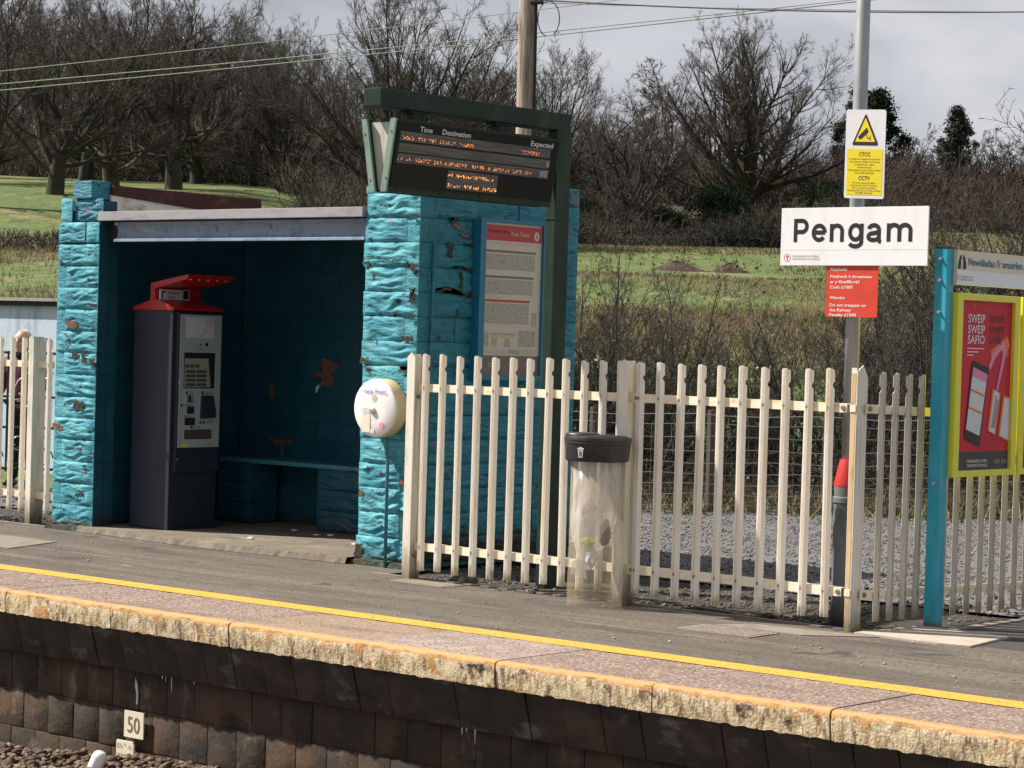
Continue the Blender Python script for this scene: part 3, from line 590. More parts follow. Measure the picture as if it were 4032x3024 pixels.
blob((-14.78, 12.0, 1.62), VX, VZ, [(-.09, .05), (-.06, .055), (-.05, .025), (0, .02), (.05, .04), (.055, -.02), (-.03, -.03), (-.08, 0)], (0, -.016, 0), M['bare_brick'])
blob((-14.93, 12.0, .80), VX, VZ, [(-.07, .035), (0, .04), (.06, .01), (.055, -.02), (.0, -.02), (-.04, .005), (-.07, .0)], (0, -.010, 0), M['bare_brick'])
0 and blob((-11.62, 12.0, 1.33), VX, VZ, [(0, -.03), (.02, -.02), (.09, .02), (.09, .035), (.01, .03)], (0, -.016, 0), M['bare_brick'])
STN = mat('bare mossy stone', (.030, .026, .015), .95, [((.06, .05, .03), (20, 20, 20), .5, .65, 4), ((.02, .10, .13), (26, 26, 26), .56, .62, 3)], [((40, 40, 40), .004, 4)])
REDP = mat('old red paint showing', (.30, .045, .055), .7, [((.02, .19, .27), (18, 18, 22), .47, .55, 4)])
def rectp(a, b, c, d): return [(a, d), (a, b), ((a+c)/2, b-.004), (c, b), (c, d), ((a+c)/2, d+.004)]
for y0, z1, y1, z0, mt in ((12.189, 2.462, 12.394, 2.43, STN), (12.27, 2.265, 12.335, 2.166, STN), (12.344, 2.104, 12.60, 2.078, STN), (12.41, 2.075, 12.455, 1.952, STN), (12.173, 1.945, 12.60, 1.915, STN), (12.48, 2.276, 12.60, 2.245, STN), (12.2, 1.615, 12.235, 1.585, STN), (12.30, 2.46, 12.34, 2.40, STN), (12.33, 2.40, 12.41, 2.37, REDP), (12.42, 2.345, 12.49, 2.31, REDP), (12.40, 2.30, 12.53, 2.27, REDP), (13.62, 2.70, 13.70, 2.61, REDP), (13.60, 2.46, 13.66, 2.40, REDP)):
    q = [(a-y0, b-z0) for a, b in rectp(y0, z1, y1, z0)]; blob((-11.10, y0, z0), VY, VZ, q, (.010, 0, 0), mt, 'stain_patch')
for x0, z1, x1, z0 in ((-11.165, 2.446, -11.105, 2.407), (-11.160, 2.108, -11.104, 2.058), (-11.175, 1.939, -11.104, 1.838), (-11.150, 1.753, -11.105, 1.716), (-11.235, 1.608, -11.125, 1.57), (-11.24, 1.395, -11.104, 1.352), (-11.625, 2.125, -11.56, 2.099), (-11.62, 1.45, -11.54, 1.41), (-11.565, 1.382, -11.534, 1.358), (-11.16, .95, -11.104, .86), (-11.62, .14, -11.55, .04), (-14.78, 1.40, -14.70, 1.355), (-14.66, 1.42, -14.61, 1.33), (-14.56, 1.36, -14.505, 1.31), (-14.74, 1.02, -14.62, .95), (-14.70, .30, -14.60, .27)):
    q = [(a-x0, b-z0) for a, b in rectp(x0, z1, x1, z0)]; blob((x0, 12.0, z0), VX, VZ, q, (0, -.011, 0), STN, 'stain_patch')
for xa, xb in ((-11.64, -11.085), (-15.02, -14.49)):
    mb = MB(); n_ = 24; vs = []
    for i in range(n_+1):
        x = xa+(xb-xa)*i/n_; hh = .055+.05*mnoise.noise((x*9, 2, 0)); yf = 11.965+.02*mnoise.noise((x*7, 5, 0))
        vs += [(x, yf-.015, -.01), (x, yf, hh*.6), (x, 12.02, hh), (x, 12.03, -.01)]
    mb.add(vs, [(i*4+j, i*4+4+j, i*4+5+j, i*4+1+j) for i in range(n_) for j in range(3)]+[(0, 1, 2, 3), (n_*4, n_*4+3, n_*4+2, n_*4+1)]); mb.build('pier_footing', STN, SH)
# roof, fascia, lintel
MB().box(-14.5, -11.64, 12.03, 13.74, 2.445, 2.50).build('roof', M['roof'], SH)
MB().bbox(-14.49, -11.625, 11.975, 12.028, 2.436, 2.506, .004).build('fascia', M['fascia'], SH)
lp = [(12.045, 2.428), (12.02, 2.425), (12.016, 2.405), (12.045, 2.395), (12.055, 2.37), (12.055, 2.33), (12.042, 2.30), (12.014, 2.292), (12.012, 2.275), (12.08, 2.275), (12.08, 2.428)]
o = MB().extrude([(p[0], p[1]) for p in lp], (-14.34, 0, 0), VY, VZ, VX, 2.70).build('lintel', M['lintel'], SH); auto_smooth(o, .9)
MB().box(-14.5, -11.62, 12.09, 12.13, 2.275, 2.436).build('lintel_shade', M['dark'], SH)  # black box paints the soffit shade behind and left of the lintel
# left parapet
MB().extrude([(12.2, 2.50), (13.74, 2.50), (13.74, 2.56), (13.0, 2.60), (12.2, 2.652), (12.2, 2.64)], (-14.62, 0, 0), VY, VZ, (1, 0, 0), .02).build('parapet_render', M['cream_wall'], SH)
par = MB().extrude([(12.2, 2.655), (13.0, 2.602), (13.80, 2.545), (13.80, 2.720), (12.2, 2.728)], (-14.62, 0, 0), VY, VZ, (1, 0, 0), .04); par.box(-14.98, -14.62, 12.2, 13.80, 2.60, 2.725); par.build('parapet_coping', M['cope_brown'], SH)
# floor with broken concrete edge
mb = MB(); n = 60; fr = []
for i in range(n+1):
    x = -14.62+(2.99)*i/n; yb = 11.96-.09*sst(.05, .5, i/n)+.05*sst(.6, 1, i/n)+.018*mnoise.noise((x*9, 0, 2)); fr.append((x, yb))
vs = [(x, y, .045) for x, y in fr]+[(x, y-.02+.01*mnoise.noise((x*20, 1, 1)), 0) for x, y in fr]+[(x, 13.66, .05) for x, y in fr]
vs = [((x, y, z) if not (x > -11.62) else (x, min(y, 12.01), z)) for x, y, z in vs]
fs = [(i, i+1, 2*(n+1)+i+1, 2*(n+1)+i) for i in range(n)]+[(n+1+i, n+2+i, i+1, i) for i in range(n)]
mb.add(vs, fs).build('floor', M['floor_in'], SH, fixn=False)
# bench
be = MB().bbox(-14.4, -11.62, 13.24, 13.66, .545, .58, .008); be.build('bench_seat', M['conduit'], SH)
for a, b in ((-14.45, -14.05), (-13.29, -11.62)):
    for k in range(3): block(a, b, .05+k*.165, .05+(k+1)*.165, 13.26, 'teal_in_shade', False, .3)
blob((-14.3, 13.24, .585), VX, VY, [(0, .1), (.3, .14), (.25, .3), (0, .3)], (0, 0, -.003), M['bare_brick'])
# conduit on side wall
MB().tube([(-11.085, 12.14, 2.27), (-11.085, 12.135, 1.5), (-11.085, 12.13, .05)], .010, 8).build('wall_pipe', M['teal_side'], SH, smooth=True)
# litter on shelter floor
mb = MB()
for x, y in ((-13.0, 12.95), (-12.9, 13.0), (-12.25, 12.6), (-12.2, 12.75), (-13.4, 13.1), (-13.05, 12.3)): mb.box(x, x+.05, y, y+.03, .052, .058+rnd.random()*.01)
stuff(mb.build('floor_litter', M['whitelitter']))

# ------------------------------------------------------------------ ticket machine
TM = thing('ticket_machine', 'dark blue ticket machine with red hooded top standing inside the shelter', 'ticket machine', (-14.155, 12.52, .05))
x0, x1, y0, y1 = -14.375, -13.925, 12.275, 12.77
MB().bbox(x0, x1, y0, y1, .05, 1.755, .006).build('cabinet', M['machine'], TM)
MB().bbox(x1-.005, x1+.03, y0+.035, y1-.01, .50, 1.745, .006).build('door', M['machine'], TM)
fx = x1+.03
MB().bbox(fx, fx+.012, y0+.055, y1-.02, .69, 1.725, .003).build('front_panel', M['machine_face'], TM)
MB().box(fx+.002, fx+.016, y0+.050, y0+.055, .69, 1.725).box(fx+.002, fx+.016, 12.695, 12.699, 1.15, 1.43).box(fx+.010, fx+.016, 12.665, 12.669, .755, .825).build('trim', M['steel'], TM)
f = fx+.0125
def pn(name, ya, yb, za, zb, mt, dep=.003, parent=TM): return MB().box(f, f+dep, ya, yb, za, zb).build(name, mt, parent)
pn('map_panel', 12.38, 12.667, 1.545, 1.708, M['screen_paper'])
mpl = MB()
for k in range(5): mpl.box(f+.0032, f+.004, 12.575, 12.66, 1.70-.014*k-.003, 1.70-.014*k)
mpl.extrude([(12.525, 1.556), (12.53, 1.553), (12.572, 1.602), (12.66, 1.601), (12.66, 1.604), (12.57, 1.606)], (f+.0032, 0, 0), VY, VZ, VX, .001); mpl.build('map_lines', M['redsign'], TM)
pn('screen_recess', 12.365, 12.685, 1.152, 1.43, M['dark'], .002)
sc = MB().extrude([(12.37, 1.16), (12.642, 1.163), (12.612, 1.385), (12.37, 1.385)], (f+.003, 0, 0), VY, VZ, VX, .003).build('touch_screen', M['tscreen'], TM)
kb = MB()
for i in range(3): kb.box(f+.0065, f+.008, 12.372+i*.052, 12.414+i*.052, 1.315, 1.338)
for i in range(4):
    for j in range(2): kb.box(f+.0065, f+.008, 12.380+j*.112, 12.482+j*.112, 1.17+i*.034, 1.192+i*.034)
kb.build('screen_buttons', M['darkgreyprint'], TM)
for y_, z_, r_ in ((12.593, 1.494, .014), (12.529, 1.492, .006)): MB().tube([(f, y_, z_), (f+.006, y_, z_)], r_, 12).build('sensor', M['dark'], TM)
pn('coin_slot', 12.395, 12.466, 1.04, 1.10, M['steel'], .006); pn('slot_mouth', 12.415, 12.44, 1.045, 1.095, M['dark'], .007)
pn('card_reader', 12.408, 12.474, .955, 1.01, M['dark'], .010); pn('note_slot', 12.385, 12.487, .865, .922, M['dark'], .008)
MB().extrude([(12.543, .916), (12.69, .925), (12.68, 1.0), (12.655, 1.095), (12.548, 1.095)], (f, 0, 0), VY, VZ, VX, .03).build('pin_pad', M['machine'], TM)
pn('ticket_tray', 12.385, 12.667, .755, .829, M['darkgreyprint'], .003)
for y_, z_ in ((12.40, 1.118), (12.565, 1.12), (12.352, 1.02), (12.46, .847), (12.55, .885), (12.585, .885)): pn('label_icon', y_-.010, y_+.010, z_-.010, z_+.010, M['black'], .001)
lt = MB()
for y_, z_ in ((12.42, 1.118), (12.60, 1.118), (12.37, 1.02), (12.48, .847), (12.61, .885), (12.37, .936), (12.49, 1.46), (12.60, .708)):
    for k in range(2): lt.box(f, f+.001, y_, y_+.07, z_+.004-k*.010, z_+.0065-k*.010)
lt.build('small_print', M['darkgreyprint'], TM)
MB().box(x0-.001, x1+.001, y0-.0012, y0-.0002, .505, .508).box(x0+.02, x0+.022, y0-.0012, y0-.0002, .06, 1.74).build('panel_seam', M['dark'], TM)
MB().tube([(fx, y0+.052, 1.2), (fx+.006, y0+.052, 1.2)], .008, 10).tube([(fx, y0+.052, .60), (fx+.006, y0+.052, .60)], .008, 10).build('lock', M['steel'], TM)
MB().box(fx+.013, fx+.014, 12.36, 12.42, .70, .72).build('sticker', M['yel_sign'], TM)
# red top: sloped skirt, back column, hood
sk = MB(); z0, z1, z2 = 1.755, 1.775, 1.835
sk.add([(x0-.01, y0-.01, z0), (x1+.02, y0-.01, z0), (x1+.02, y1+.01, z0), (x0-.01, y1+.01, z0), (x0-.01, y0-.01, z1), (x1+.02, y0-.01, z1), (x1+.02, y1+.01, z1), (x0-.01, y1+.01, z1),
        (x0+.19, y0+.0, z2), (x1-.18, y0+.0, z2), (x1-.18, y1-.04, z2), (x0+.19, y1-.04, z2)],
       [(0, 1, 5, 4), (1, 2, 6, 5), (2, 3, 7, 6), (3, 0, 4, 7), (4, 5, 9, 8), (5, 6, 10, 9), (6, 7, 11, 10), (7, 4, 8, 11), (8, 9, 10, 11), (0, 3, 2, 1)])
sk.build('red_skirt', M['machine_red'], TM)
hd = MB().extrude([(-14.19, 1.83), (-14.135, 1.83), (-14.135, 1.925), (-13.755, 2.000), (-13.755, 2.034), (-14.185, 1.965)], (0, 12.27, 0), VX, VZ, VY, .47); hd.build('red_hood', M['machine_red'], TM)
MB().box(-14.12, -14.105, 12.30, 12.60, 1.838, 1.918).build('header_sign', M['screen_paper'], TM)
tt = MB(); text(tt, 'Tocynnau', (-14.104, 12.37, 1.882), VY, VZ, .026, .115); text(tt, 'Tickets', (-14.104, 12.37, 1.847), VY, VZ, .026, .08); tt.build('lettering', M['black'], TM, fixn=False)
MB().box(-14.1045, -14.103, 12.535, 12.59, 1.845, 1.912).build('symbol', M['black'], TM); MB().box(-14.1045, -14.103, 12.312, 12.325, 1.85, 1.905).box(-14.1045, -14.103, 12.325, 12.355, 1.893, 1.905).build('symbol', M['black'], TM)
for k in range(5): MB().tube([(-13.76, 12.295+k*.092, 1.994), (-13.752, 12.295+k*.092, 1.994)], .005, 8).build('hood_screw', M['whitelitter'], TM)

# ------------------------------------------------------------------ palisade fences
def pale_mesh(hh, key, flip=False):
    prof = [(-.035, .012), (-.031, -.007), (-.022, -.007), (-.017, .006), (-.001, .010), (.009, -.016), (.012, -.016), (.035, .012)]
    prof = [(a*.76, b*.72) for a, b in prof]
    zs = [0, hh-.118, hh-.108, hh-.098, hh-.088, hh-.078, hh-.012, hh]; vs = []; cut = {3: .009, 2: .007, 4: .007}
    for k, z in enumerate(zs):
        for j, (x, y) in enumerate(prof):
            xx = x
            if j == 7 and k in cut: xx = x-cut[k]; 
            zz = z
            if k == len(zs)-1: zz = z-(.018 if j in (0, 7) else .010 if j == 1 else 0)
            vs.append(((-xx if flip else xx), y-(cut.get(k, 0)*.8 if j == 7 else 0), zz))
    n = len(prof); b = len(vs); vs += [(v[0], v[1]+.003, v[2]) for v in vs]
    fs = []
    for k in range(len(zs)-1):
        for j in range(n-1): a = k*n+j; fs += [(a, a+1, a+n+1, a+n), (b+a, b+a+n, b+a+n+1, b+a+1)]
        fs += [(k*n, (k+1)*n, b+(k+1)*n, b+k*n), (k*n+n-1, b+k*n+n-1, b+(k+1)*n+n-1, (k+1)*n+n-1)]
    for j in range(n-1): fs += [(j, b+j, b+j+1, j+1), ((len(zs)-1)*n+j, (len(zs)-1)*n+j+1, b+(len(zs)-1)*n+j+1, b+(len(zs)-1)*n+j)]
    me = bpy.data.meshes.new('pale'); me.from_pydata(vs, [], fs); me.update(); me.materials.append(M[key])
    bm = bmesh.new(); bm.from_mesh(me); bmesh.ops.recalc_face_normals(bm, faces=bm.faces); bm.to_mesh(me); bm.free(); return me
PALE = pale_mesh(1.425, 'fence'); PALE2 = pale_mesh(1.43, 'fence_back', True)
bmb = MB().lathe([(.009, 0), (.009, .004), (.006, .008), (.001, .009)], (0, 0, 0), 'y', 8); BOLT = bpy.data.meshes.new('bolt'); BOLT.from_pydata(bmb.v, [], bmb.f); BOLT.materials.append(M['bolt'])
def ibeam(parent, x, y, zt, w_=.062, d=.11, rot=0, key='post', point=True):
    mb = MB(); t_ = .007
    pf = [(-w_/2, 0), (w_/2, 0), (w_/2, zt-.03), (0, zt), (-w_/2, zt-.03)]
    mb.extrude(pf, (0, -d/2, 0), VX, VZ, VY, t_); mb.extrude([(-w_/2, 0), (w_/2, 0), (w_/2, zt-.025), (-w_/2, zt-.025)], (0, d/2-t_, 0), VX, VZ, VY, t_)
    mb.box(-t_/2, t_/2, -d/2+t_, d/2-t_, 0, zt-.01)
    me_o = mb.build('post', M[key]); me = me_o.data; bpy.data.objects.remove(me_o)
    return new_obj('post', me, parent, Vector((x, y, -.02))-org(parent), rot)
FA = thing('palisade_fence', 'cream steel palisade fence between the shelter and the corner post by the lamp pole', 'fence', (-9, 11.5, 0))
pal = [-10.540, -10.388, -10.236, -10.085, -9.934, -9.785, -9.637, -9.490, -9.344, -9.198, -9.050, -8.915, -8.762, -8.613, -8.463, -8.313, -8.162, -8.010, -7.855, -7.706, -7.552, -7.40]
Z1, Z2 = .222, 1.27
for x in pal:
    o = new_obj('pale', PALE, FA, Vector((x+.0, 11.490+rnd.uniform(-.002, .002), .066+rnd.uniform(-.007, .007)))-org(FA)); o.rotation_euler = (rnd.uniform(-.002, .002), rnd.uniform(-.005, .005), rnd.uniform(-.07, .07))
    for z in (Z1, Z2): new_obj('bolt', BOLT, FA, Vector((x-.005, 11.492, z))-org(FA))
xm = -8.855
for a, b in ((-10.60, xm-.04), (xm+.04, -7.295)):
    for z in (Z1, Z2):
        o = MB().box(a, b, 11.502, 11.507, z-.026, z+.026).box(a, b, 11.507, 11.542, z+.021, z+.026).build('rail', M['rail'], FA)
pal[:] = pal
ibeam(FA, -10.64, 11.51, 1.52, .066, .10); ibeam(FA, xm, 11.50, 1.525, .072, .12); 
def boltbig(parent, x, y, z, ax='y', mt='bolt', r_=.016):
    mb = MB(); mb.tube([(x, y, z), (x, y-.012, z)] if ax == 'y' else [(x, y, z), (x+.012, y, z)], [r_, r_*.75], 10); return mb.build('bolt', M[mt], parent, smooth=False)
for z in (Z1, Z2):
    boltbig(FA, xm+.062, 11.50, z); boltbig(FA, -7.315, 11.50, z); boltbig(FA, -10.60, 11.50, z-.06, 'y')
    MB().box(xm-.005, xm+.075, 11.498, 11.504, z-.03, z+.03).build('bracket', M['rail'], FA)
# corner post: boxed angle
cp = thing('corner_post', 'pointed cream fence corner post in front of the grey lamp pole', 'post', (-7.235, 11.5, 0))
mb = MB(); mb.extrude([(0, 0), (.11, 0), (.11, 1.47), (.06, 1.535), (.0, 1.50)], (-7.222, 11.492, -.02), VY, VZ, (-1, 0, 0), .006); mb.box(-7.262, -7.2281, 11.492, 11.498, -.02, 1.50).box(-7.262, -7.257, 11.4981, 11.60, -.02, 1.48); mb.build('post', M['post'], cp, loc=(-7.235, 11.5, 0))
MB().box(-7.2585, -7.2305, 11.4905, 11.4918, -.01, 1.47).build('rusty_face', M['rustface'], cp)
for z in (Z1, Z2): MB().box(-7.264, -7.226, 11.486, 11.4903, z-.02, z+.02).build('band', M['rail'], cp)
# return fence along Y
FB = thing('palisade_fence', 'greyer cream palisade fence running back behind the blue post and yellow case', 'fence', (-7.2, 12.5, 0))
ys = [11.690, 11.835, 11.980, 12.125, 12.272, 12.420, 12.565, 12.722, 12.868, 13.012, 13.157, 13.303, 13.450, 13.60, 13.75, 13.9, 14.05, 14.2, 14.35, 14.5, 14.65]
for y in ys:
    dz = -.06*(y-11.5)
    o = new_obj('pale', PALE2, FB, Vector((-7.190, y+.03, .052+dz*.35))-org(FB), rad(90)+rnd.uniform(-.04, .04))
    for z in (Z1-.015, Z2-.03): b_ = new_obj('bolt', BOLT, FB, Vector((-7.183, y+.03, z+dz*.5))-org(FB), rad(90))
for z in (Z1-.015, Z2-.0):
    MB().add([(-7.205, 11.56, z-.026), (-7.205, 14.8, z-.026-.10), (-7.205, 14.8, z+.026-.10), (-7.205, 11.56, z+.026), (-7.21, 11.56, z-.026), (-7.21, 14.8, z-.126), (-7.21, 14.8, z-.074), (-7.21, 11.56, z+.026)],
        [(0, 1, 2, 3), (4, 7, 6, 5), (3, 2, 6, 7), (0, 4, 5, 1)]).build('rail', M['rail'], FB)
    boltbig(FB, -7.203, 11.60, z, 'x')
# left fence
FC = thing('palisade_fence', 'cream palisade fence left of the shelter in front of the person', 'fence', (-16, 12.2, 0))
for x in [-15.31-.15*0, -15.635-.002, -15.79, -15.94, -16.09, -16.24, -16.39, -16.54, -16.69, -16.84, -15.16]:
    o = new_obj('pale', PALE, FC, Vector((x, 12.19, .08))-org(FC)); o.rotation_euler.z = rnd.uniform(-.05, .05)
    for z in (Z1, Z2+.02): new_obj('bolt', BOLT, FC, Vector((x-.005, 12.192, z))-org(FC))
for z in (Z1, Z2+.02): MB().box(-17, -15.06, 12.202, 12.207, z-.026, z+.026).box(-17, -15.06, 12.207, 12.24, z+.021, z+.026).build('rail', M['rail'], FC)
ibeam(FC, -15.49, 12.21, 1.545, .062, .13)

# ------------------------------------------------------------------ help point
HP = thing('help_point', 'round white help point disc mounted on the right pier of the shelter', 'help point', (-11.334, 11.88, 1.1))
hc = (-11.334, 11.98, 1.104)
o = MB().lathe([(.190, 0), (.203, .02), (.203, .10), (.199, .118)], hc, 'y', 64).build('rim', M['help_side'], HP); auto_smooth(o, .6)
o = MB().lathe([(.1995, .117), (.197, .128), (.190, .133), (.10, .138), (.002, .139)], hc, 'y', 64).build('face', M['help_white'], HP); auto_smooth(o, .7)
fy = 11.98-.1405
tt = MB(); text(tt, 'Help Point', (-11.435, fy, 1.205), VX, VZ, .032, .22, bold=.008, n=(0, -1, 0)); tt.build('lettering', M['blueviolet'], HP, fixn=False)
sp = MB()
for i in range(-4, 5):
    for j in range(-4, 5):
        if i*i+j*j < 20: sp.box(-11.331+i*.0062-.0018, -11.331+i*.0062+.0018, fy-.001, fy, 1.176+j*.0062-.0018, 1.176+j*.0062+.0018)
sp.build('speaker_dots', M['peachprint'], HP)
MB().lathe([(.025, 0), (.025, .008), (.018, .016), (.010, .018), (.001, .018)], (-11.337, fy+.002, 1.085), 'y', 24).build('call_button', M['zinc'], HP, smooth=True)
MB().box(-11.44, -11.372, fy-.0015, fy, 1.068, 1.102).build('braille_plate', M['signgrey'], HP)
MB().box(-11.442, -11.365, fy-.001, fy+.002, .935, 1.064).build('beige_strip', M['beigeprint'], HP)
MB().box(-11.27, -11.236, fy-.001, fy+.001, .968, 1.005).build('pink_square', M['pinkprint'], HP)
MB().box(-11.360, -11.325, fy-.001, fy+.001, .93, .958).build('grey_square', M['signgrey'], HP)
MB().box(-11.36, -11.355, fy-.001, fy, 1.02, 1.026).box(-11.33, -11.325, fy-.001, fy, 1.02, 1.026).build('indicator_dots', M['pinkprint'], HP)
o = MB().tube([(-11.31, 11.955, .93), (-11.31, 11.955, .80), (-11.295, 11.955, .75), (-11.292, 11.955, .0)], .0125, 10).build('conduit', M['conduit'], smooth=True); tag(o, 'grey green conduit running from the help point down to the platform', 'conduit')

# ------------------------------------------------------------------ timetable case on the side wall
TT = thing('timetable_case', 'blue framed train times poster case on the shelter side wall', 'poster case', (-11.08, 12.9, 1.3))
cx = -11.03
MB().box(-11.095, cx-.012, 12.555, 13.285, 1.315, 2.452).build('back_box', M['casebue'], TT)
fr = MB().bbox(-11.06, cx+.012, 12.553, 12.612, 1.310, 2.455, .003).bbox(-11.06, cx+.012, 13.245, 13.285, 1.310, 2.455, .003).bbox(-11.06, cx+.012, 12.612, 13.245, 2.432, 2.455, .003).bbox(-11.06, cx+.012, 12.612, 13.245, 1.31, 1.348, .003)
fr.build('frame', M['casebue'], TT)
def P_(name, ya, yb, za, zb, mt, k=1, x=None): return MB().box((x or cx)-.011, (x or cx)-.011+.0012*k, ya, yb, za, zb).build(name, mt, TT)
P_('poster', 12.612, 13.245, 1.487, 2.432, M['paper'], 1); P_('poster_header', 12.618, 13.24, 2.305, 2.415, M['paper_red'], 2); P_('poster_footer', 12.612, 13.245, 1.348, 1.485, M['paper_brown'], 2)
for ya, yb, za, zb, mm in ((12.635, 13.18, 2.222, 2.238, 'paper_brown'), (12.632, 13.165, 2.040, 2.056, 'paper_brown'), (12.625, 13.125, 1.870, 1.886, 'paper_red'),
    (12.635, 13.175, 2.10, 2.212, 'paper_grey'), (12.632, 13.16, 1.925, 2.03, 'paper_grey'), (12.62, 13.12, 1.715, 1.86, 'paper_grey'), (13.15, 13.205, 1.70, 1.80, 'paper_grey'),
    (12.62, 12.685, 1.55, 1.655, 'paper_grey'), (12.72, 12.78, 1.55, 1.61, 'paper_grey'), (12.86, 12.92, 1.55, 1.61, 'paper_grey'), (13.01, 13.2, 1.555, 1.67, 'paper_grey'), (12.71, 12.96, 1.618, 1.624, 'paper_yel'), (12.71, 12.98, 1.632, 1.65, 'paper_grey'),
    (12.63, 12.74, 1.50, 1.53, 'paper_pink'), (12.76, 12.88, 1.50, 1.53, 'paper_pink'), (12.91, 13.03, 1.50, 1.53, 'paper_grey'), (13.06, 13.19, 1.50, 1.53, 'paper_pink'), (12.64, 13.21, 2.278, 2.292, 'paper_pink')):
    P_('poster_print', ya, yb, za, zb, M[mm], 2)
tt = MB(); text(tt, 'Train Times', (cx-.0085, 12.895, 2.345), VY, VZ, .030, .205, bold=.012); text(tt, '1', (cx-.0085, 12.0, 2.0), VY, VZ, .001)
tt = MB(); text(tt, 'Train Times', (cx-.0085, 12.895, 2.345), VY, VZ, .030, .205, bold=.012)
tt.lathe([(.001, 0), (.001, 0)], (0, 0, -50), 'y', 3, False); 
nn = 28; tt.add([(cx-.0072, 13.185+.030*math.cos(2*math.pi*k/nn), 2.352+.033*math.sin(2*math.pi*k/nn)) for k in range(nn)], [list(range(nn))])
text(tt, 'TRAFNIDIAETH CYMRU', (cx-.0075, 12.68, 1.425), VY, VZ, .014, .155); text(tt, 'TRANSPORT FOR WALES', (cx-.0075, 12.68, 1.405), VY, VZ, .014, .155); text(tt, 'Cysylltu / Contact', (cx-.0075, 12.90, 1.42), VY, VZ, .014, .13); text(tt, 'Traveline', (cx-.0075, 13.08, 1.42), VY, VZ, .016, .10)
tt.build('lettering', M['paper'], TT, fixn=False)
tt = MB(); text(tt, 'i', (cx-.0055, 13.179, 2.336), VY, VZ, .034, .011, bold=.02); tt.build('info_letter', M['paper_brown'], TT, fixn=False)
tt = MB(); text(tt, 'Amserau Trenau', (cx-.0085, 12.655, 2.362), VY, VZ, .026, .225, bold=.01); tt.build('faded_lettering', M['dkred'], TT, fixn=False)

# ------------------------------------------------------------------ passenger information display on its mast
PS = thing('departure_board', 'dark green gantry mast with hanging amber departure board beside the shelter', 'departure board', (-9.95, 12.1, 0))
MB().bbox(-10.01, -9.932, 12.045, 12.19, -.03, 2.99, .006).build('mast', M['green'], PS)
MB().bbox(-10.014, -9.928, 12.041, 12.194, 2.40, 2.412, .003).build('mast_joint', M['green'], PS)
MB().bbox(-10.085, -9.940, 10.372, 12.192, 2.990, 3.104, .008).build('beam', M['green'], PS)
for y in (10.75, 11.55): MB().bbox(-10.04, -9.97, y-.05, y+.05, 2.915, 2.992, .004).box(-10.05, -9.96, y-.09, y+.09, 2.976, 2.99).build('hanger', M['green'], PS)
A = Vector((-9.862, 0, 2.913)); B = Vector((-9.932, 0, 2.478)); dn = (B-A).normalized(); nn_ = Vector((0, 1, 0)).cross(-dn).normalized()
if nn_.x < 0: nn_ = -nn_
case = MB().extrude([(-10.105, 2.912), (-9.862, 2.912), (-9.932, 2.482), (-10.025, 2.482)], (0, 10.46, 0), VX, VZ, VY, 1.50); case.build('housing', M['green'], PS)
MB().extrude([(-10.09, 2.90), (-9.885, 2.90), (-9.95, 2.49), (-10.02, 2.49)], (0, 10.445, 0), VX, VZ, VY, .016).build('end_panel', M['panel'], PS)
MB().extrude([(-10.062, 2.925), (-9.905, 2.925), (-9.905, 2.912), (-10.062, 2.912)], (0, 10.46, 0), VX, VZ, VY, 1.48).build('top_plate', M['green'], PS)
def door(xt, xb, sgn):
    o_ = MB().extrude([(xt-.022, 2.918), (xt+.022, 2.918), (xb+.022, 2.476), (xb-.022, 2.476)], (0, 10.405, 0), VX, VZ, VY, .016); o_.build('door_edge', M['green_lit'], PS)
    MB().extrude([(xt-.020, 2.915), (xt+.020, 2.915), (xb+.020, 2.478), (xb-.020, 2.478)], (0, 10.421, 0), VX, VZ, VY, 1.55).build('door_frame', M['green'], PS)
door(-9.866, -9.936, 1); door(-10.108, -10.026, -1)
for x, z in ((-9.866-.013, 2.84), (-9.915, 2.56), (-10.10, 2.83), (-10.045, 2.55)): MB().tube([(x, 10.405, z), (x, 10.40, z)], .006, 8).build('screw', M['bolt'], PS)
O_ = A+nn_*.021+Vector((0, 10.4, 0))+dn*.0
def sp_(y, t_, off=0): return O_+Vector((0, y, 0))+dn*t_+nn_*off
def prect(mb, ya, yb, ta, tb, off, th=.001):
    p = [sp_(ya, ta, off), sp_(yb, ta, off), sp_(yb, tb, off), sp_(ya, tb, off)]; mb.add(p+[q+nn_*th for q in p], [(0, 1, 2, 3), (4, 7, 6, 5), (0, 4, 5, 1), (1, 5, 6, 2), (2, 6, 7, 3), (3, 7, 4, 0)]); return mb
prect(MB(), .03, 1.555, .010, .402, .0002, .002).build('screen', M['screen'], PS)
for k in range(4): prect(MB(), .10+k*.38, .106+k*.38, .405, .425, .0, .002).build('latch', M['dark'], PS)
for ya, yb, ta, tb in ((.060, 1.482, .066, .124), (.060, 1.488, .136, .192), (.060, 1.490, .200, .258), (.532, 1.006, .270, .386)): prect(MB(), ya, yb, ta, tb, .0024, .001).build('display_strip', M['led_bar'], PS)
tt = MB()
for s_, y_, w_ in (('Time', .225, .112), ('Destination', .428, .262), ('Expected', 1.275, .222)): text(tt, s_, sp_(y_, .0575, .0025), VY, -dn, .034, w_, n=nn_, bold=.006)
tt.build('lettering', M['white_text'], PS, fixn=False)
def leds(rows, key, name, seed):
    rr = random.Random(seed); mb = MB()
    for ya, yb, tc_, h in rows:
        y = ya
        while y < yb:
            for q in range(3):
                for k in range(3):
                    if rr.random() < .34: prect(mb, y+q*.0062, y+q*.0062+.0048, tc_-h/2+k*h/3, tc_-h/2+k*h/3+h/4.2, .0036, .0006)
            y += .0235
    stuff(mb.build(name, M[key], PS))
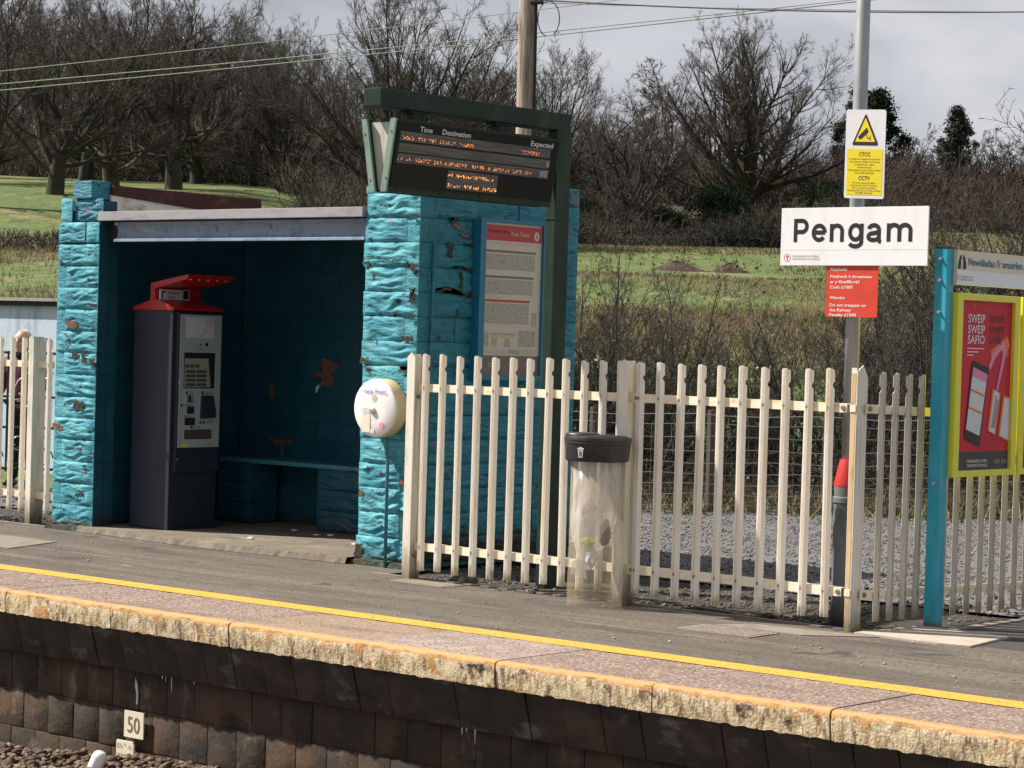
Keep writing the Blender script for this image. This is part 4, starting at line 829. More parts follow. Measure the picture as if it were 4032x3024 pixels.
leds([(.068, .172, .104, .022), (.222, .315, .104, .02), (.322, .385, .104, .022), (.418, .47, .105, .022), (.485, .735, .106, .022), (1.19, 1.355, .105, .022), (.064, .11, .232, .022), (.14, .18, .232, .02), (.222, .34, .233, .024), (.39, .49, .235, .024), (.51, .69, .234, .022), (.745, .85, .235, .022), (.90, 1.10, .235, .022), (1.14, 1.32, .235, .022)], 'led', 'led_text', 5)
leds([(.534, .575, .300, .022), (.60, .92, .302, .020), (.945, .965, .304, .02), (.545, .58, .362, .02), (.60, .655, .364, .022), (.70, .765, .365, .022), (.775, .83, .366, .02), (.87, .995, .366, .022)], 'led_hot', 'led_clock', 9)
mb = MB(); p = [sp_(1.40, .215, .0037), sp_(1.485, .205, .0037), sp_(1.475, .255, .0037), sp_(1.44, .245, .0037), sp_(1.415, .258, .0037)]; mb.add(p, [(0, 1, 2, 3, 4)]); p = [sp_(1.455, .15, .0037), sp_(1.488, .142, .0037), sp_(1.485, .185, .0037), sp_(1.462, .18, .0037)]; mb.add(p, [(0, 1, 2, 3)]); mb.build('tape_marks', M['sticker'], PS, fixn=False)

# ------------------------------------------------------------------ lamp pole and its signs
LP = thing('lamp_pole', 'tall grey galvanised lamp pole with red sleeve behind the corner post', 'lamp pole', (-7.50, 11.90, 0))
px, py = -7.515, 11.89
MB().tube([(px, py, .93), (px, py, 2.4), (px, py, 6.5)], [.043, .043, .040], 24).build('shaft', M['galv'], LP, smooth=True)
o = MB().lathe([(.080, -.05), (.080, .70), (.087, .705), (.087, .735), (.080, .74), (.080, .80)], (px, py, 0), 'z', 28).build('base', M['galv_low'], LP); auto_smooth(o)
o = MB().lathe([(.081, .80), (.083, .815), (.052, .955), (.044, .957)], (px, py, 0), 'z', 28).build('red_sleeve', M['redband'], LP); auto_smooth(o)
def rrect(w_, h, r_, n=5):
    pts = []
    for cxx, cyy, a0 in ((w_/2-r_, h/2-r_, 0), (-w_/2+r_, h/2-r_, 90), (-w_/2+r_, -h/2+r_, 180), (w_/2-r_, -h/2+r_, 270)):
        for k in range(n+1): a = rad(a0+90*k/n); pts.append((cxx+r_*math.cos(a), cyy+r_*math.sin(a)))
    return pts
CS = thing('cctv_sign', 'white and yellow warning sign with a camera triangle high on the lamp pole', 'sign', (-7.412, 11.80, 2.74))
th = rad(4.2); ax = Vector((math.cos(th), 0, -math.sin(th))); ax = Vector((math.cos(rad(2.5)), 0, -math.sin(rad(2.5)))); ay = Vector((-ax.z*0, 0, 1)); co = Vector((-7.412, 11.795, 2.739))
MB().extrude(rrect(.270, .515, .015), co, ax, ay, VY, .003).build('plate', M['signgrey'], CS)
MB().extrude([(-.121, .030), (.121, .030), (.121, -.238), (-.121, -.238)], co+Vector((0, -.0012, 0)), ax, ay, VY, .001).build('yellow_panel', M['yel_sign'], CS)
def rtri(s_, r_=.012, n=5, cy_=.13):
    pts = []; V_ = [(0, .108*s_), (-.092*s_, -.080*s_), (.092*s_, -.080*s_)]
    out_ = []
    for i in range(3):
        p = Vector(V_[i]); q = (Vector(V_[i-1])-p).normalized(); t_ = (Vector(V_[(i+1) % 3])-p).normalized()
        a, b = p+q*r_*1.6, p+t_*r_*1.6
        for k in range(n+1): f_ = k/n; out_.append(tuple((a*(1-f_)**2+p*2*f_*(1-f_)+b*f_**2)+Vector((0, cy_))))
    return out_
MB().extrude(rtri(1), co+Vector((0, -.0012, 0)), ax, ay, VY, .001).build('triangle_border', M['black'], CS)
MB().extrude(rtri(.74, .004), co+Vector((0, -.0022, 0)), ax, ay, VY, .001).build('triangle_field', M['yel_sign'], CS)
cmx = MB().extrude([(-0.048, 0.100), (-0.043, 0.088), (-0.028, 0.086), (0.022, 0.128), (0.014, 0.148), (0.008, 0.153)], co+Vector((0, -.0032, 0)), ax, ay, VY, .001)
cmx.extrude([(0.004, 0.114), (0.010, 0.111), (0.018, 0.094), (0.032, 0.092), (0.032, 0.106), (0.036, 0.108), (0.036, 0.078), (0.032, 0.080), (0.031, 0.088), (0.014, 0.090)], co+Vector((0, -.0032, 0)), ax, ay, VY, .001); cmx.build('camera_symbol', M['black'], CS)
tt = MB(); q = co+Vector((0, -.0015, 0))
def line(mb, s_, x_, z_, h, w_, ce=True): text(mb, s_, q+ax*(x_-w_/2 if ce else x_)+Vector((0, 0, z_)), ax, ay, h, w_, n=(0, -1, 0), lift=.001, bold=.012)
line(tt, 'CTCC', 0, -.012, .024, .076); line(tt, 'CCTV', 0, -.150, .024, .076)
for s_, z_, w_ in (('Er gofal eich diogelwch personol', -.032, .205), ('mae Camerau Teledu Cylch Cyfyng', -.048, .205), ('yn gweithredu i gadw', -.064, .14), ('Gweithredir gan', -.080, .095), ('Gwasanaethau Cludo Cymru Limited', -.097, .218), ('Ffon 0845 6061660', -.113, .125),
                  ('For your personal safety', -.170, .155), ('and security, CCTV Cameras', -.185, .178), ('are in constant operation', -.200, .16), ('Operated by Arriva Trains Wales', -.215, .222), ('Tel 0845 6061660', -.229, .115)): line(tt, s_, 0, z_, .0085, w_)
tt.build('lettering', M['darkgreyprint'], CS, fixn=False)
PG = thing('station_name_sign', 'large white station name sign reading Pengam fixed on the lamp pole', 'sign', (-7.47, 11.79, 2.26))
yy = 11.790
MB().bbox(-7.974, -6.972, yy, yy+.010, 2.092, 2.432, .002).build('board', M['signwhite'], PG)
MB().box(-7.973, -6.973, yy-.0008, yy, 2.184, 2.1855).build('panel_seam', M['signgrey'], PG)
def arc(cx_, cz_, rx, rz_, a0, a1, n=22): return [(cx_+rx*math.cos(rad(a0+(a1-a0)*k/n)), cz_+rz_*math.sin(rad(a0+(a1-a0)*k/n))) for k in range(n+1)]
def stroke(mb, pts, wx, o, sc_, ax_=VX, az_=VZ, lift=(0, -.0016, 0)):
    n = len(pts); L_, R_ = [], []
    for i in range(n):
        a = Vector(pts[max(i-1, 0)]); b = Vector(pts[min(i+1, n-1)]); d = (b-a).normalized(); q = Vector((-d.y, d.x))
        L_.append(Vector(pts[i])+q*wx/2); R_.append(Vector(pts[i])-q*wx/2)
    V = [Vector(o)+Vector(lift)+Vector(ax_)*p.x*sc_+Vector(az_)*p.y*sc_ for p in L_+R_]
    mb.add(V, [(i, i+1, n+i+1, n+i) for i in range(n-1)])
tt = MB(); SW = .188; kq_ = 0
for pts in ([(.095, 0), (.095, 1)], [(.095, .915), (.42, .915)]+arc(.42, .675, .245, .24, 90, -90)+[(.095, .435)],
    [(.99, .405), (1.60, .405)], arc(1.30, .395, .29, .305, 0, 322), [(1.93, 0), (1.93, .77)], arc(2.19, .46, .26, .235, 175, 0)+[(2.45, 0)],
    arc(3.12, .40, .275, .305, 0, 360), [(3.42, .77), (3.42, 0)]+arc(3.12, .0, .30, .19, 0, -158),
    arc(3.96, .215, .205, .14, 90, 270, 16)+[(4.05, .075)], [(3.96, .355), (4.10, .375), (4.26, .42)], [(4.05, .075), (4.18, .10), (4.27, .18)], arc(4.02, .50, .25, .195, 168, 0)+[(4.27, .10), (4.30, .02), (4.38, 0)],
    [(4.74, 0), (4.74, .77)], arc(5.00, .47, .26, .225, 175, 0)+[(5.26, 0)], arc(5.525, .47, .265, .225, 175, 0)+[(5.79, 0)]):
    kq_ = kq_+1; stroke(tt, pts, SW, (-7.884, yy, 2.230), .1375, lift=(0, -.0008-.00004*kq_, 0))
tt.build('name_lettering', M['black'], PG, fixn=False)
tt = MB(); text(tt, 'TRAFNIDIAETH CYMRU', (-7.892, yy, 2.142), VX, VZ, .011, .185, n=(0, -1, 0)); text(tt, 'TRANSPORT FOR WALES', (-7.892, yy, 2.125), VX, VZ, .011, .195, n=(0, -1, 0)); tt.build('operator_lettering', M['paper_brown'], PG, fixn=False)
def ring(mb, c, r0, r1, axv, ayv, nv, off=.001, n=28):
    c, axv, ayv, nv = map(Vector, (c, axv, ayv, nv)); vs = []
    for r_ in (r0, r1): vs += [c+nv*off+axv*r_*math.cos(2*math.pi*k/n)+ayv*r_*math.sin(2*math.pi*k/n) for k in range(n)]
    return mb.add(vs, [(k, (k+1) % n, n+(k+1) % n, n+k) for k in range(n)])
lg = ring(MB(), (-7.924, yy, 2.137), .020, .023, VX, VZ, (0, -1, 0)); lg.box(-7.935, -7.913, yy-.0012, yy, 2.143, 2.149).box(-7.927, -7.921, yy-.0012, yy, 2.125, 2.143); lg.build('operator_logo', M['redsign'], PG, fixn=False)
RS = thing('trespass_sign', 'red bilingual trespass warning sign below the station name sign', 'sign', (-7.48, 11.83, 1.94))
yr = 11.8015; MB().extrude(rrect(.352, .33, .010), (-7.4765, yr, 1.957), VX, VZ, VY, .003).build('plate', M['redsign'], RS)
tt = MB()
for s_, z_, w_ in (('Rhybudd', 2.055, .112), ('Peidiwch \u00e2 thresmasu', 2.012, .285), ('ar y Rheilffordd', 1.981, .20), ('Cosb \u00a31000', 1.950, .155), ('Warning', 1.888, .105), ('Do not trespass on', 1.845, .25), ('the Railway', 1.816, .15), ('Penalty \u00a31000', 1.802-.014, .185)):
    text(tt, s_, (-7.625, yr, z_+.008), VX, VZ, .018, w_, bold=.02, n=(0, -1, 0))
tt.build('lettering', M['pale_text'], RS, fixn=False)

# ------------------------------------------------------------------ blue post, header board, yellow cases
BP = thing('poster_stand', 'sky blue square post carrying the cream timetable header board', 'post', (-7.05, 12.12, 0))
MB().bbox(-7.092, -7.012, 12.08, 12.158, 0, 2.205, .003).build('post', M['bluepost'], BP)
MB().box(-7.094, -7.010, 12.078, 12.160, 2.2055, 2.212).build('cap', M['black'], BP)
for z in (2.145, 2.02, 1.835, .84): MB().tube([(-7.052, 12.08, z), (-7.052, 12.072, z)], .011, 6).tube([(-7.052, 12.072, z), (-7.052, 12.062, z)], .007, 8).build('bolt', M['zinc'], BP)
MB().bbox(-7.092, -7.012, 14.10, 14.178, 0, 2.205, .003).build('post', M['bluepost'], BP)
hx_ = -6.99
MB().box(hx_-.025, hx_, 12.16, 14.10, 2.000, 2.200).build('header_board', M['signcream'], BP)
MB().box(hx_, hx_+.0012, 12.16, 14.10, 2.001, 2.083).build('header_lower_band', M['signwhite'], BP)
tt = MB(); text(tt, "Newidiadau i'r amserlen /", (hx_+.001, 12.285, 2.117), VY, VZ, .045, .685, bold=.016, n=(1, 0, 0)); tt.build('header_lettering', M['casebue'], BP, fixn=False); tt = MB(); text(tt, 'Timetable changes', (hx_+.001, 13.05, 2.117), VY, VZ, .045, .60, bold=.016, n=(1, 0, 0)); tt.build('header_lettering', M['casebue'], BP, fixn=False)
tt = MB(); text(tt, 'TRAFNIDIAETH CYMRU', (hx_+.0015, 12.195, 2.042), VY, VZ, .011, .145, n=(1, 0, 0)); text(tt, 'TRANSPORT FOR WALES', (hx_+.0015, 12.195, 2.025), VY, VZ, .011, .15, n=(1, 0, 0)); tt.build('operator_lettering', M['paper_brown'], BP, fixn=False)
lg = ring(MB(), (hx_+.001, 12.172, 2.040), .012, .0145, VY, VZ, VX); lg.box(hx_+.001, hx_+.002, 12.166, 12.178, 2.044, 2.047).box(hx_+.001, hx_+.002, 12.1705, 12.1735, 2.033, 2.044); lg.build('operator_logo', M['redsign'], BP, fixn=False)
ic = MB().extrude([(0, 0), (.035, .0), (.038, .035), (.030, .055), (.042, .066), (.047, .09), (.035, .088), (.020, .068), (.005, .04)], (hx_+.001, 12.165, 2.092), VY, VZ, VX, .001)
ic = MB().extrude([(.0, .0), (.030, 0), (.032, .055), (.040, .062), (.030, .085), (.012, .06), (.002, .03)], (hx_+.001, 12.168, 2.092), VY, VZ, VX, .001); ic.extrude([(.058, 0), (.092, 0), (.092, .03), (.080, .062), (.062, .085), (.052, .062), (.058, .055)], (hx_+.001, 12.168, 2.092), VY, VZ, VX, .001); ic.build('info_symbol', M['black'], BP)
def ycase(y0, y1, label, rich):
    T_ = thing('poster_case', label, 'poster case', (-7.02, (y0+y1)/2, .87), 'yellow poster cases on the blue posts')
    z0, z1 = .875, 1.952; xf = -6.98
    MB().box(-7.075, xf-.028, y0+.01, y1-.01, z0+.01, z1-.01).build('back_box', M['yellow'], T_)
    fw = .062; fb_ = MB().bbox(-7.04, xf, y0, y0+fw, z0, z1, .004).bbox(-7.04, xf, y1-fw, y1, z0, z1, .004).bbox(-7.04, xf, y0+fw, y1-fw, z1-.04, z1, .004).bbox(-7.04, xf, y0+fw, y1-fw, z0, z0+.038, .004); fb_.build('frame', M['yellow'], T_)
    MB().box(-7.085, -7.04, y0-.02, y0+.0, 1.78, 1.88).box(-7.085, -7.04, y0-.02, y0+.0, .93, 1.01).build('bracket', M['conduit'], T_)
    MB().box(-7.05, -7.03, y0-.006, y0, 1.64, 1.72).build('hinge', M['yellow'], T_)
    xp = xf-.022; MB().box(xp-.006, xp, y0+fw, y1-fw, z0+.038, z1-.04).build('poster', M['redposter'], T_)
    MB().box(xp, xp+.0012, y0+fw, y1-fw, z0+.038, 1.022).build('poster_footer', M['darkgreyprint'], T_)
    if rich:
        tt = MB()
        for s_, z_ in (('SWEIP', 1.783), ('SWEIP', 1.720), ('SAFIO', 1.660)): text(tt, s_, (xp+.001, 12.325, z_), VY, VZ, .052, .20, bold=.012, n=(1, 0, 0))
        text(tt, 'TRAFNIDIAETH CYMRU', (xp+.002, 12.36, .957), VY, VZ, .018, .24, bold=.01, n=(1, 0, 0)); text(tt, 'TRANSPORT FOR WALES', (xp+.002, 12.36, .931), VY, VZ, .018, .24, bold=.01, n=(1, 0, 0))
        for k in range(3): tt.box(xp+.001, xp+.002, 12.325, 12.52-k*.06, 1.628-k*.02, 1.634-k*.02)
        tt.build('lettering', M['white_text'], T_, fixn=False)
        tt = MB()
        for s_, z_ in (('SWIPE', 1.783), ('SWIPE', 1.720), ('SAVE', 1.660)): text(tt, s_, (xp+.001, 12.585, z_), VY, VZ, .052, .185 if s_ != 'SAVE' else .15, bold=.012, n=(1, 0, 0))
        tt.build('dark_lettering', M['dkred'], T_, fixn=False)
        def pp(name, pts, k, mt): return MB().extrude(pts, (xp+.001*k, 0, 0), VY, VZ, VX, .001).build(name, M[mt], T_)
        pp('orange_swoosh', [(12.60, 1.62), (12.70, 1.665), (12.80, 1.71), (12.835, 1.66), (12.80, 1.60), (12.78, 1.65), (12.70, 1.62), (12.62, 1.56)], 1, 'orange')
        pp('pink_swoosh', [(12.58, 1.53), (12.64, 1.61), (12.76, 1.68), (12.79, 1.62), (12.75, 1.50), (12.70, 1.38), (12.68, 1.38), (12.72, 1.50), (12.75, 1.60), (12.73, 1.63), (12.66, 1.58), (12.60, 1.50)], 2, 'pinkprint')
        pp('phone_body', [(12.385, 1.545), (12.40, 1.562), (12.57, 1.520), (12.585, 1.50), (12.505, 1.062), (12.49, 1.050), (12.335, 1.095), (12.318, 1.12)], 3, 'black')
        pp('phone_screen', [(12.398, 1.522), (12.568, 1.480), (12.495, 1.115), (12.335, 1.155)], 4, 'phone_screen')
        pp('phone_header', [(12.398, 1.522), (12.568, 1.480), (12.558, 1.43), (12.389, 1.47)], 5, 'pinkprint'); pp('phone_bar', [(12.376, 1.395), (12.546, 1.357), (12.543, 1.345), (12.374, 1.383)], 5, 'orange'); pp('phone_bar', [(12.356, 1.29), (12.526, 1.252), (12.523, 1.240), (12.354, 1.278)], 5, 'orange')
        pp('ticket_print', [(12.635, 1.395), (12.735, 1.365), (12.69, 1.115), (12.59, 1.145)], 3, 'orange'); pp('ticket_print', [(12.765, 1.355), (12.848, 1.345), (12.848, 1.075), (12.72, 1.11)], 3, 'orange')
        pp('ticket_face', [(12.655, 1.385), (12.720, 1.368), (12.672, 1.125), (12.608, 1.142)], 4, 'phone_screen'); pp('ticket_face', [(12.785, 1.34), (12.846, 1.335), (12.846, 1.085), (12.74, 1.115)], 4, 'phone_screen')
        tk = MB()
        for k in range(5): tk.extrude([(12.675+k*.009, 1.36-k*.01), (12.678+k*.009, 1.36-k*.01), (12.635+k*.009, 1.16), (12.632+k*.009, 1.16)], (xp+.0055, 0, 0), VY, VZ, VX, .0005)
        tk.build('ticket_text', M['darkgreyprint'], T_)
        for k in range(2): MB().box(xp+.001, xp+.002, 12.68+k*.085, 12.755+k*.085, .945, .972).box(xp+.002, xp+.003, 12.682+k*.085, 12.753+k*.085, .947, .970).build('store_badge', M['paper_brown'], T_)
    return T_
ycase(12.17, 12.915, 'yellow framed case with the red SWEIP SWEIP SAFIO poster, beside the blue post', True)
ycase(12.945, 13.69, 'yellow framed case cut off by the right edge of the photo', False)

# ------------------------------------------------------------------ litter bin
BN = thing('litter_bin', 'clear plastic tube litter bin with black lid against the fence', 'litter bin', (-8.985, 11.32, 0))
bx, by = -8.940, 11.315
o = MB().lathe([(.166, 0), (.164, .02), (.160, .4), (.160, .90), (.157, .90), (.157, .4), (.160, .02)], (bx, by, .002), 'z', 48, False).build('clear_tube', M['bin_tube'], BN, smooth=True)
o = MB().lathe([(.163, .885), (.190, .882), (.194, .905), (.200, .985), (.205, .990), (.204, 1.004), (.207, 1.010), (.205, 1.024), (.17, 1.036), (.05, 1.042), (.001, 1.043)], (bx, by, 0), 'z', 48, False).build('lid', M['bin_black'], BN); auto_smooth(o, .5)
o = MB().lathe([(.105, 1.024), (.105, 1.044), (.09, 1.052), (.04, 1.053)], (bx-.075, by-.055, 0), 'z', 28).build('lid_flap', M['bin_black'], BN, smooth=True)
# raised swoosh panel on front of lid + bin symbol facing the platform
fdir = Vector((.50, -.866, 0)); 
mb = MB(); n = 18; vs = []
for k in range(n+1):
    a = -2.30+1.80*k/n; q_ = k/n; rr_ = .2035; zt = .90+.072*math.sin(math.pi*min(1, q_*1.0)**.62); 
    for z in (.893, zt): r__ = rr_-(.985-z)*.055; vs.append((bx+r__*math.cos(a), by+r__*math.sin(a), z))
mb.add(vs, [(2*k, 2*k+2, 2*k+3, 2*k+1) for k in range(n)]).build('lid_badge', M['black'], BN, smooth=True, fixn=False)
a = -1.43; nv = Vector((math.cos(a), math.sin(a), 0)); tv = Vector((-nv.y, nv.x, 0)); oo = Vector((bx, by, .938))+nv*.2035
sy = MB().extrude([(-.022, .018), (.022, .018), (.022, .026), (.008, .028), (.006, .033), (-.006, .033), (-.008, .028), (-.022, .026)], oo, tv, VZ, nv, .001); sy.extrude([(-.018, .014), (.018, .014), (.014, -.030), (-.014, -.030)], oo, tv, VZ, nv, .001); sy.build('bin_symbol', M['signgrey'], BN)
sb = MB()
for k in (-1, 0, 1): sb.extrude([(k*.008-.0018, .008), (k*.008+.0018, .008), (k*.008+.0018, -.024), (k*.008-.0018, -.024)], oo+nv*.0012, tv, VZ, nv, .0008)
sb.build('symbol_bars', M['black'], BN)
bag = MB(); vs = []; n = 30; K_ = 26
for i in range(K_+1):
    t_ = i/K_; z = .895-t_*.68; r0 = .150*(1-.08*math.sin(t_*3))*(1 if t_ < .5 else 1-((t_-.5)/.5)**1.7*.93)
    offx = -.045*max(0, t_-.4)/.6
    for j in range(n):
        a = 2*math.pi*j/n; r_ = r0*(1+.10*mnoise.noise((math.cos(a)*2.2, math.sin(a)*2.2, t_*2))+.035*math.sin(a*9+t_*3))
        vs.append((bx+offx+min(r_, .150)*math.cos(a), by-.02*t_+min(r_, .150)*math.sin(a), z))
bag.add(vs, [(i*n+j, i*n+(j+1) % n, (i+1)*n+(j+1) % n, (i+1)*n+j) for i in range(K_) for j in range(n)]).build('bag', M['bag'], BN, smooth=True, fixn=False)
def lump(name, c, s_, mt, seed=0, parent=BN, fl=1):
    bm = bmesh.new(); bmesh.ops.create_icosphere(bm, subdivisions=2, radius=1)
    for v in bm.verts: k = 1+.45*mnoise.noise(v.co*1.6+Vector((seed, 0, 0))); v.co = Vector((c[0]+v.co.x*s_[0]*k, c[1]+v.co.y*s_[1]*k, c[2]+v.co.z*s_[2]*k))
    bm.verts.index_update(); mb = MB().add([v.co for v in bm.verts], [[v.index for v in f_.verts] for f_ in bm.faces]); bm.free(); return mb.build(name, mt, parent)
def inb(r_, t_): return (bx+.62*r_+.76*t_, by-.78*r_+.65*t_)
for nm, rr_, tt_, z_, sz_, mk, sd_ in (('purple_wrapper', .125, -.075, .585, (.030, .020, .032), 'purple', 1), ('purple_wrapper', .135, -.015, .60, (.022, .016, .024), 'purple', 5), ('lime_wrapper', .115, -.045, .395, (.055, .025, .030), 'lime', 2), ('brown_litter', .10, .060, .45, (.035, .035, .085), 'brownlitter', 3), ('white_wrapper', .11, -.02, .30, (.040, .025, .060), 'whitelitter', 4)):
    q_ = inb(rr_-.035, tt_); lump(nm, (q_[0], q_[1], z_), sz_, M[mk], sd_)
MB().extrude([(-.03, .03), (.0, .05), (.05, .04), (.06, -.07), (.01, -.05), (-.035, -.035)], (bx-.060, by-.09, .235), R2, VZ, (0, -1, 0), .01).build('bag_knot', M['bag'], BN)

# ------------------------------------------------------------------ trackside plates
o = thing('number_plate', 'cream plate reading 50 on the brick platform face', 'sign', (-10.59, 9.13, -.71))
MB().box(-10.676, -10.506, 9.118, 9.126, -.786, -.632).build('plate', M['signcream'], o)
tt = MB(); text(tt, '50', (-10.644, 9.117, -.755), VX, VZ, .098, .106, n=(0, -1, 0)); tt.build('lettering', M['paper_brown'], o, fixn=False)
o = thing('marker_board', 'small cream marker board with worn writing below the 50 plate', 'sign', (-10.63, 9.10, -.85))
bx0 = -10.702
MB().extrude([(0, -.45), (.152, -.45), (.152, -.017), (.138, 0), (0, 0)], (bx0, 9.085, -.804), VX, VZ, VY, .012).build('board', M['signcream'], o)
MB().box(bx0+.104, bx0+.134, 9.0835, 9.085, -1.20, -.872).build('dark_strip', M['paper_brown'], o)
MB().extrude([(0, -.16), (.04, -.13), (.05, -.19), (.10, -.22), (.10, -.3), (0, -.3)], (bx0+.002, 9.0838, -.804), VX, VZ, VY, .001).build('rust_stain', M['rustface'], o)
for t_, x_, z_, h_, w_ in (('E7s', .012, -.848, .026, .045), ('4', .070, -.834, .022, .012), ('10', .108, -.846, .020, .028), ('1974', .010, -.905, .028, .072)):
    tt = MB(); text(tt, t_, (bx0+x_, 9.0836, z_), VX, VZ, h_, w_, n=(0, -1, 0)); tt.build('lettering', M['bare_brick'], o, fixn=False)
o = thing('plastic_tube', 'white plastic tube with a yellow band leaning out of the ballast', 'pipe', (-10.42, 8.72, -1.0))
MB().tube([(-10.52, 8.65, -1.15), (-10.41, 8.715, -.83), (-10.402, 8.7195, -.808), (-10.398, 8.722, -.796)], [.044, .044, .038, .022], 18).build('tube', M['signwhite'], o, smooth=True)
MB().tube([(-10.4345, 8.7005, -.901), (-10.4275, 8.7047, -.881)], .0438, 18).build('yellow_band', M['yel_sign'], o, smooth=True)

# ------------------------------------------------------------------ left background: wall, railing, person
o = thing('stained_wall', 'pale blue stained wall behind the person at the left', 'wall', (-21, 16.35, 0))
def ubox(mb, u0, u1, w0, w1, z0, z1):
    P4 = [uw(u0, w0), uw(u1, w0), uw(u1, w1), uw(u0, w1)]; return mb.add([(p.x, p.y, z0) for p in P4]+[(p.x, p.y, z1) for p in P4], [(0, 1, 2, 3), (4, 7, 6, 5), (0, 4, 5, 1), (1, 5, 6, 2), (2, 6, 7, 3), (3, 7, 4, 0)])
MB().box(-27, -19.3, 16.35, 16.5, -.2, 1.82).build('wall', M['sw_wall'], o); MB().box(-27, -19.3, 16.30, 16.55, 1.821, 1.872).build('drip_board', M['soot'], o); MB().box(-27, -19.3, 16.27, 16.6, 1.873, 1.908).build('coping', M['cap'], o)
RL = thing('iron_railing', 'black wrought iron railing with scrolls in front of the person', 'railing', tuple(uw(-4.5, 22.4, 0)))
def up(u, z, w_=22.4): p = uw(u, w_); return (p.x, p.y, z)
for z in (1.345, .93, .64, .25): MB().tube([up(-6.2, z), up(-3.9, z)], .014, 6).build('rail', M['iron'], RL)
for i in range(9):
    u = -5.70+i*.235
    MB().tube([up(u, .22), up(u, 1.36)], .010, 6).build('bar', M['iron'], RL)
    def scr(c, z, s_, key):
        pts = [up(c+s_*(.05+.05*(1-k/14))*math.cos(k*.55)*1.0, z+s_*(.05+.05*(1-k/14))*math.sin(k*.55)) for k in range(14)]
        MB().tube(pts, .007, 5).build('scroll', M[key], RL, smooth=True)
    scr(u+.11, .36, 1, 'iron'); scr(u+.11, .50, -.8, 'scroll')
    MB().tube([up(u+.02, .92), up(u+.10, 1.08), up(u+.20, 1.17)], .008, 5).build('scroll', M['scroll'], RL, smooth=True)
scr = None
MB().tube([up(-4.42+.05*math.cos(k*.5), 1.43+.055*math.sin(k*.5)) for k in range(10)], .010, 6).build('scroll', M['iron'], RL, smooth=True)
# person: skin-modifier body
def skin_body(name, verts, edges, mt, parent, base, sub=2, root=0):
    me = bpy.data.meshes.new(name); me.from_pydata([tuple(Vector(v[:3])) for v in verts], edges, []); o = new_obj(name, me, None)
    sk_ = o.modifiers.new('s', 'SKIN'); 
    for i, v in enumerate(verts):
        r_ = v[3]; me.skin_vertices[0].data[i].radius = r_ if isinstance(r_, tuple) else (r_, r_)
    me.skin_vertices[0].data[root].use_root = True
    ss = o.modifiers.new('u', 'SUBSURF'); ss.levels = sub; ss.render_levels = sub
    bpy.context.view_layer.update(); dg = bpy.context.evaluated_depsgraph_get(); m2 = bpy.data.meshes.new_from_object(o.evaluated_get(dg))
    bpy.data.objects.remove(o); m2.materials.clear(); m2.materials.append(mt)
    for p in m2.polygons: p.use_smooth = True
    m2.name = name; return new_obj(name, m2, parent)
base = uw(-4.83, 23.5, .0)
PE = thing('person', 'balding grey haired person in maroon jacket and black trousers looking down behind the railing', 'person', tuple(base)); PE.rotation_euler = (0, 0, YAW+rad(-18))
# local frame: x right, -y towards camera
bodyv = [(0, 0, .84, .15), (0, .0, 1.0, .145), (0, -.01, 1.15, .16), (0, -.02, 1.27, .12), (0, -.045, 1.345, .05), (-.10, 0, .78, .095), (-.11, -.02, .45, .068), (-.11, 0, .08, .048), (.10, 0, .78, .095), (.11, -.02, .45, .068), (.11, 0, .08, .048)]
skin_body('legs', [(0, 0, .88, .13), (-.09, 0, .78, .092), (-.10, -.02, .45, .070), (-.10, 0, .07, .052), (.09, 0, .78, .092), (.10, -.02, .45, .070), (.10, 0, .07, .052)], [(0, 1), (1, 2), (2, 3), (0, 4), (4, 5), (5, 6)], M['trouser'], PE, base)
skin_body('jacket', [(0, 0, .80, (.17, .13)), (0, .0, .98, (.17, .13)), (0, -.01, 1.12, (.18, .12)), (0, -.02, 1.24, (.12, .10)), (0, -.03, 1.31, .065), (-.17, -.01, 1.24, .07), (-.235, -.02, 1.0, .056), (-.17, -.20, .92, .045), (.17, -.01, 1.24, .07), (.235, -.02, 1.0, .056), (.17, -.18, .90, .045)], [(0, 1), (1, 2), (2, 3), (3, 4), (3, 5), (5, 6), (6, 7), (3, 8), (8, 9), (9, 10)], M['jacket'], PE, base)
def ell(name, c, s_, mt, fn=None, sub=3):
    bm = bmesh.new(); bmesh.ops.create_icosphere(bm, subdivisions=sub, radius=1)
    for v in bm.verts:
        if fn: v.co = fn(v.co.copy())
        v.co = Vector((c[0]+v.co.x*s_[0], c[1]+v.co.y*s_[1], c[2]+v.co.z*s_[2]))
    me = bpy.data.meshes.new(name); bm.to_mesh(me); bm.free(); me.materials.append(mt)
    for p in me.polygons: p.use_smooth = True
    return new_obj(name, me, PE)
def headf(v):
    if v.z < 0: v.x *= 1-.22*(-v.z); v.y *= 1-.12*(-v.z)
    if v.y < -.75 and abs(v.x) < .22 and -.35 < v.z < .15: v.y -= .22*(1-abs(v.x)/.22)
    if v.y < -.6 and .05 < v.z < .28 and .15 < abs(v.x) < .55: v.y += .10
    if v.y < -.7 and -.55 < v.z < -.45 and abs(v.x) < .35: v.y += .06
    return v
hd_ = ell('head', (0, -.055, 1.435), (.076, .098, .125), M['skin'], headf, 4); hd_.rotation_euler = (0, 0, 0)
hr = ell('hair', (0, -.022, 1.452), (.083, .092, .112), M['hair'], lambda v: v if v.z > -.5 else Vector((v.x*.7, v.y*.7, -.5)), 3)
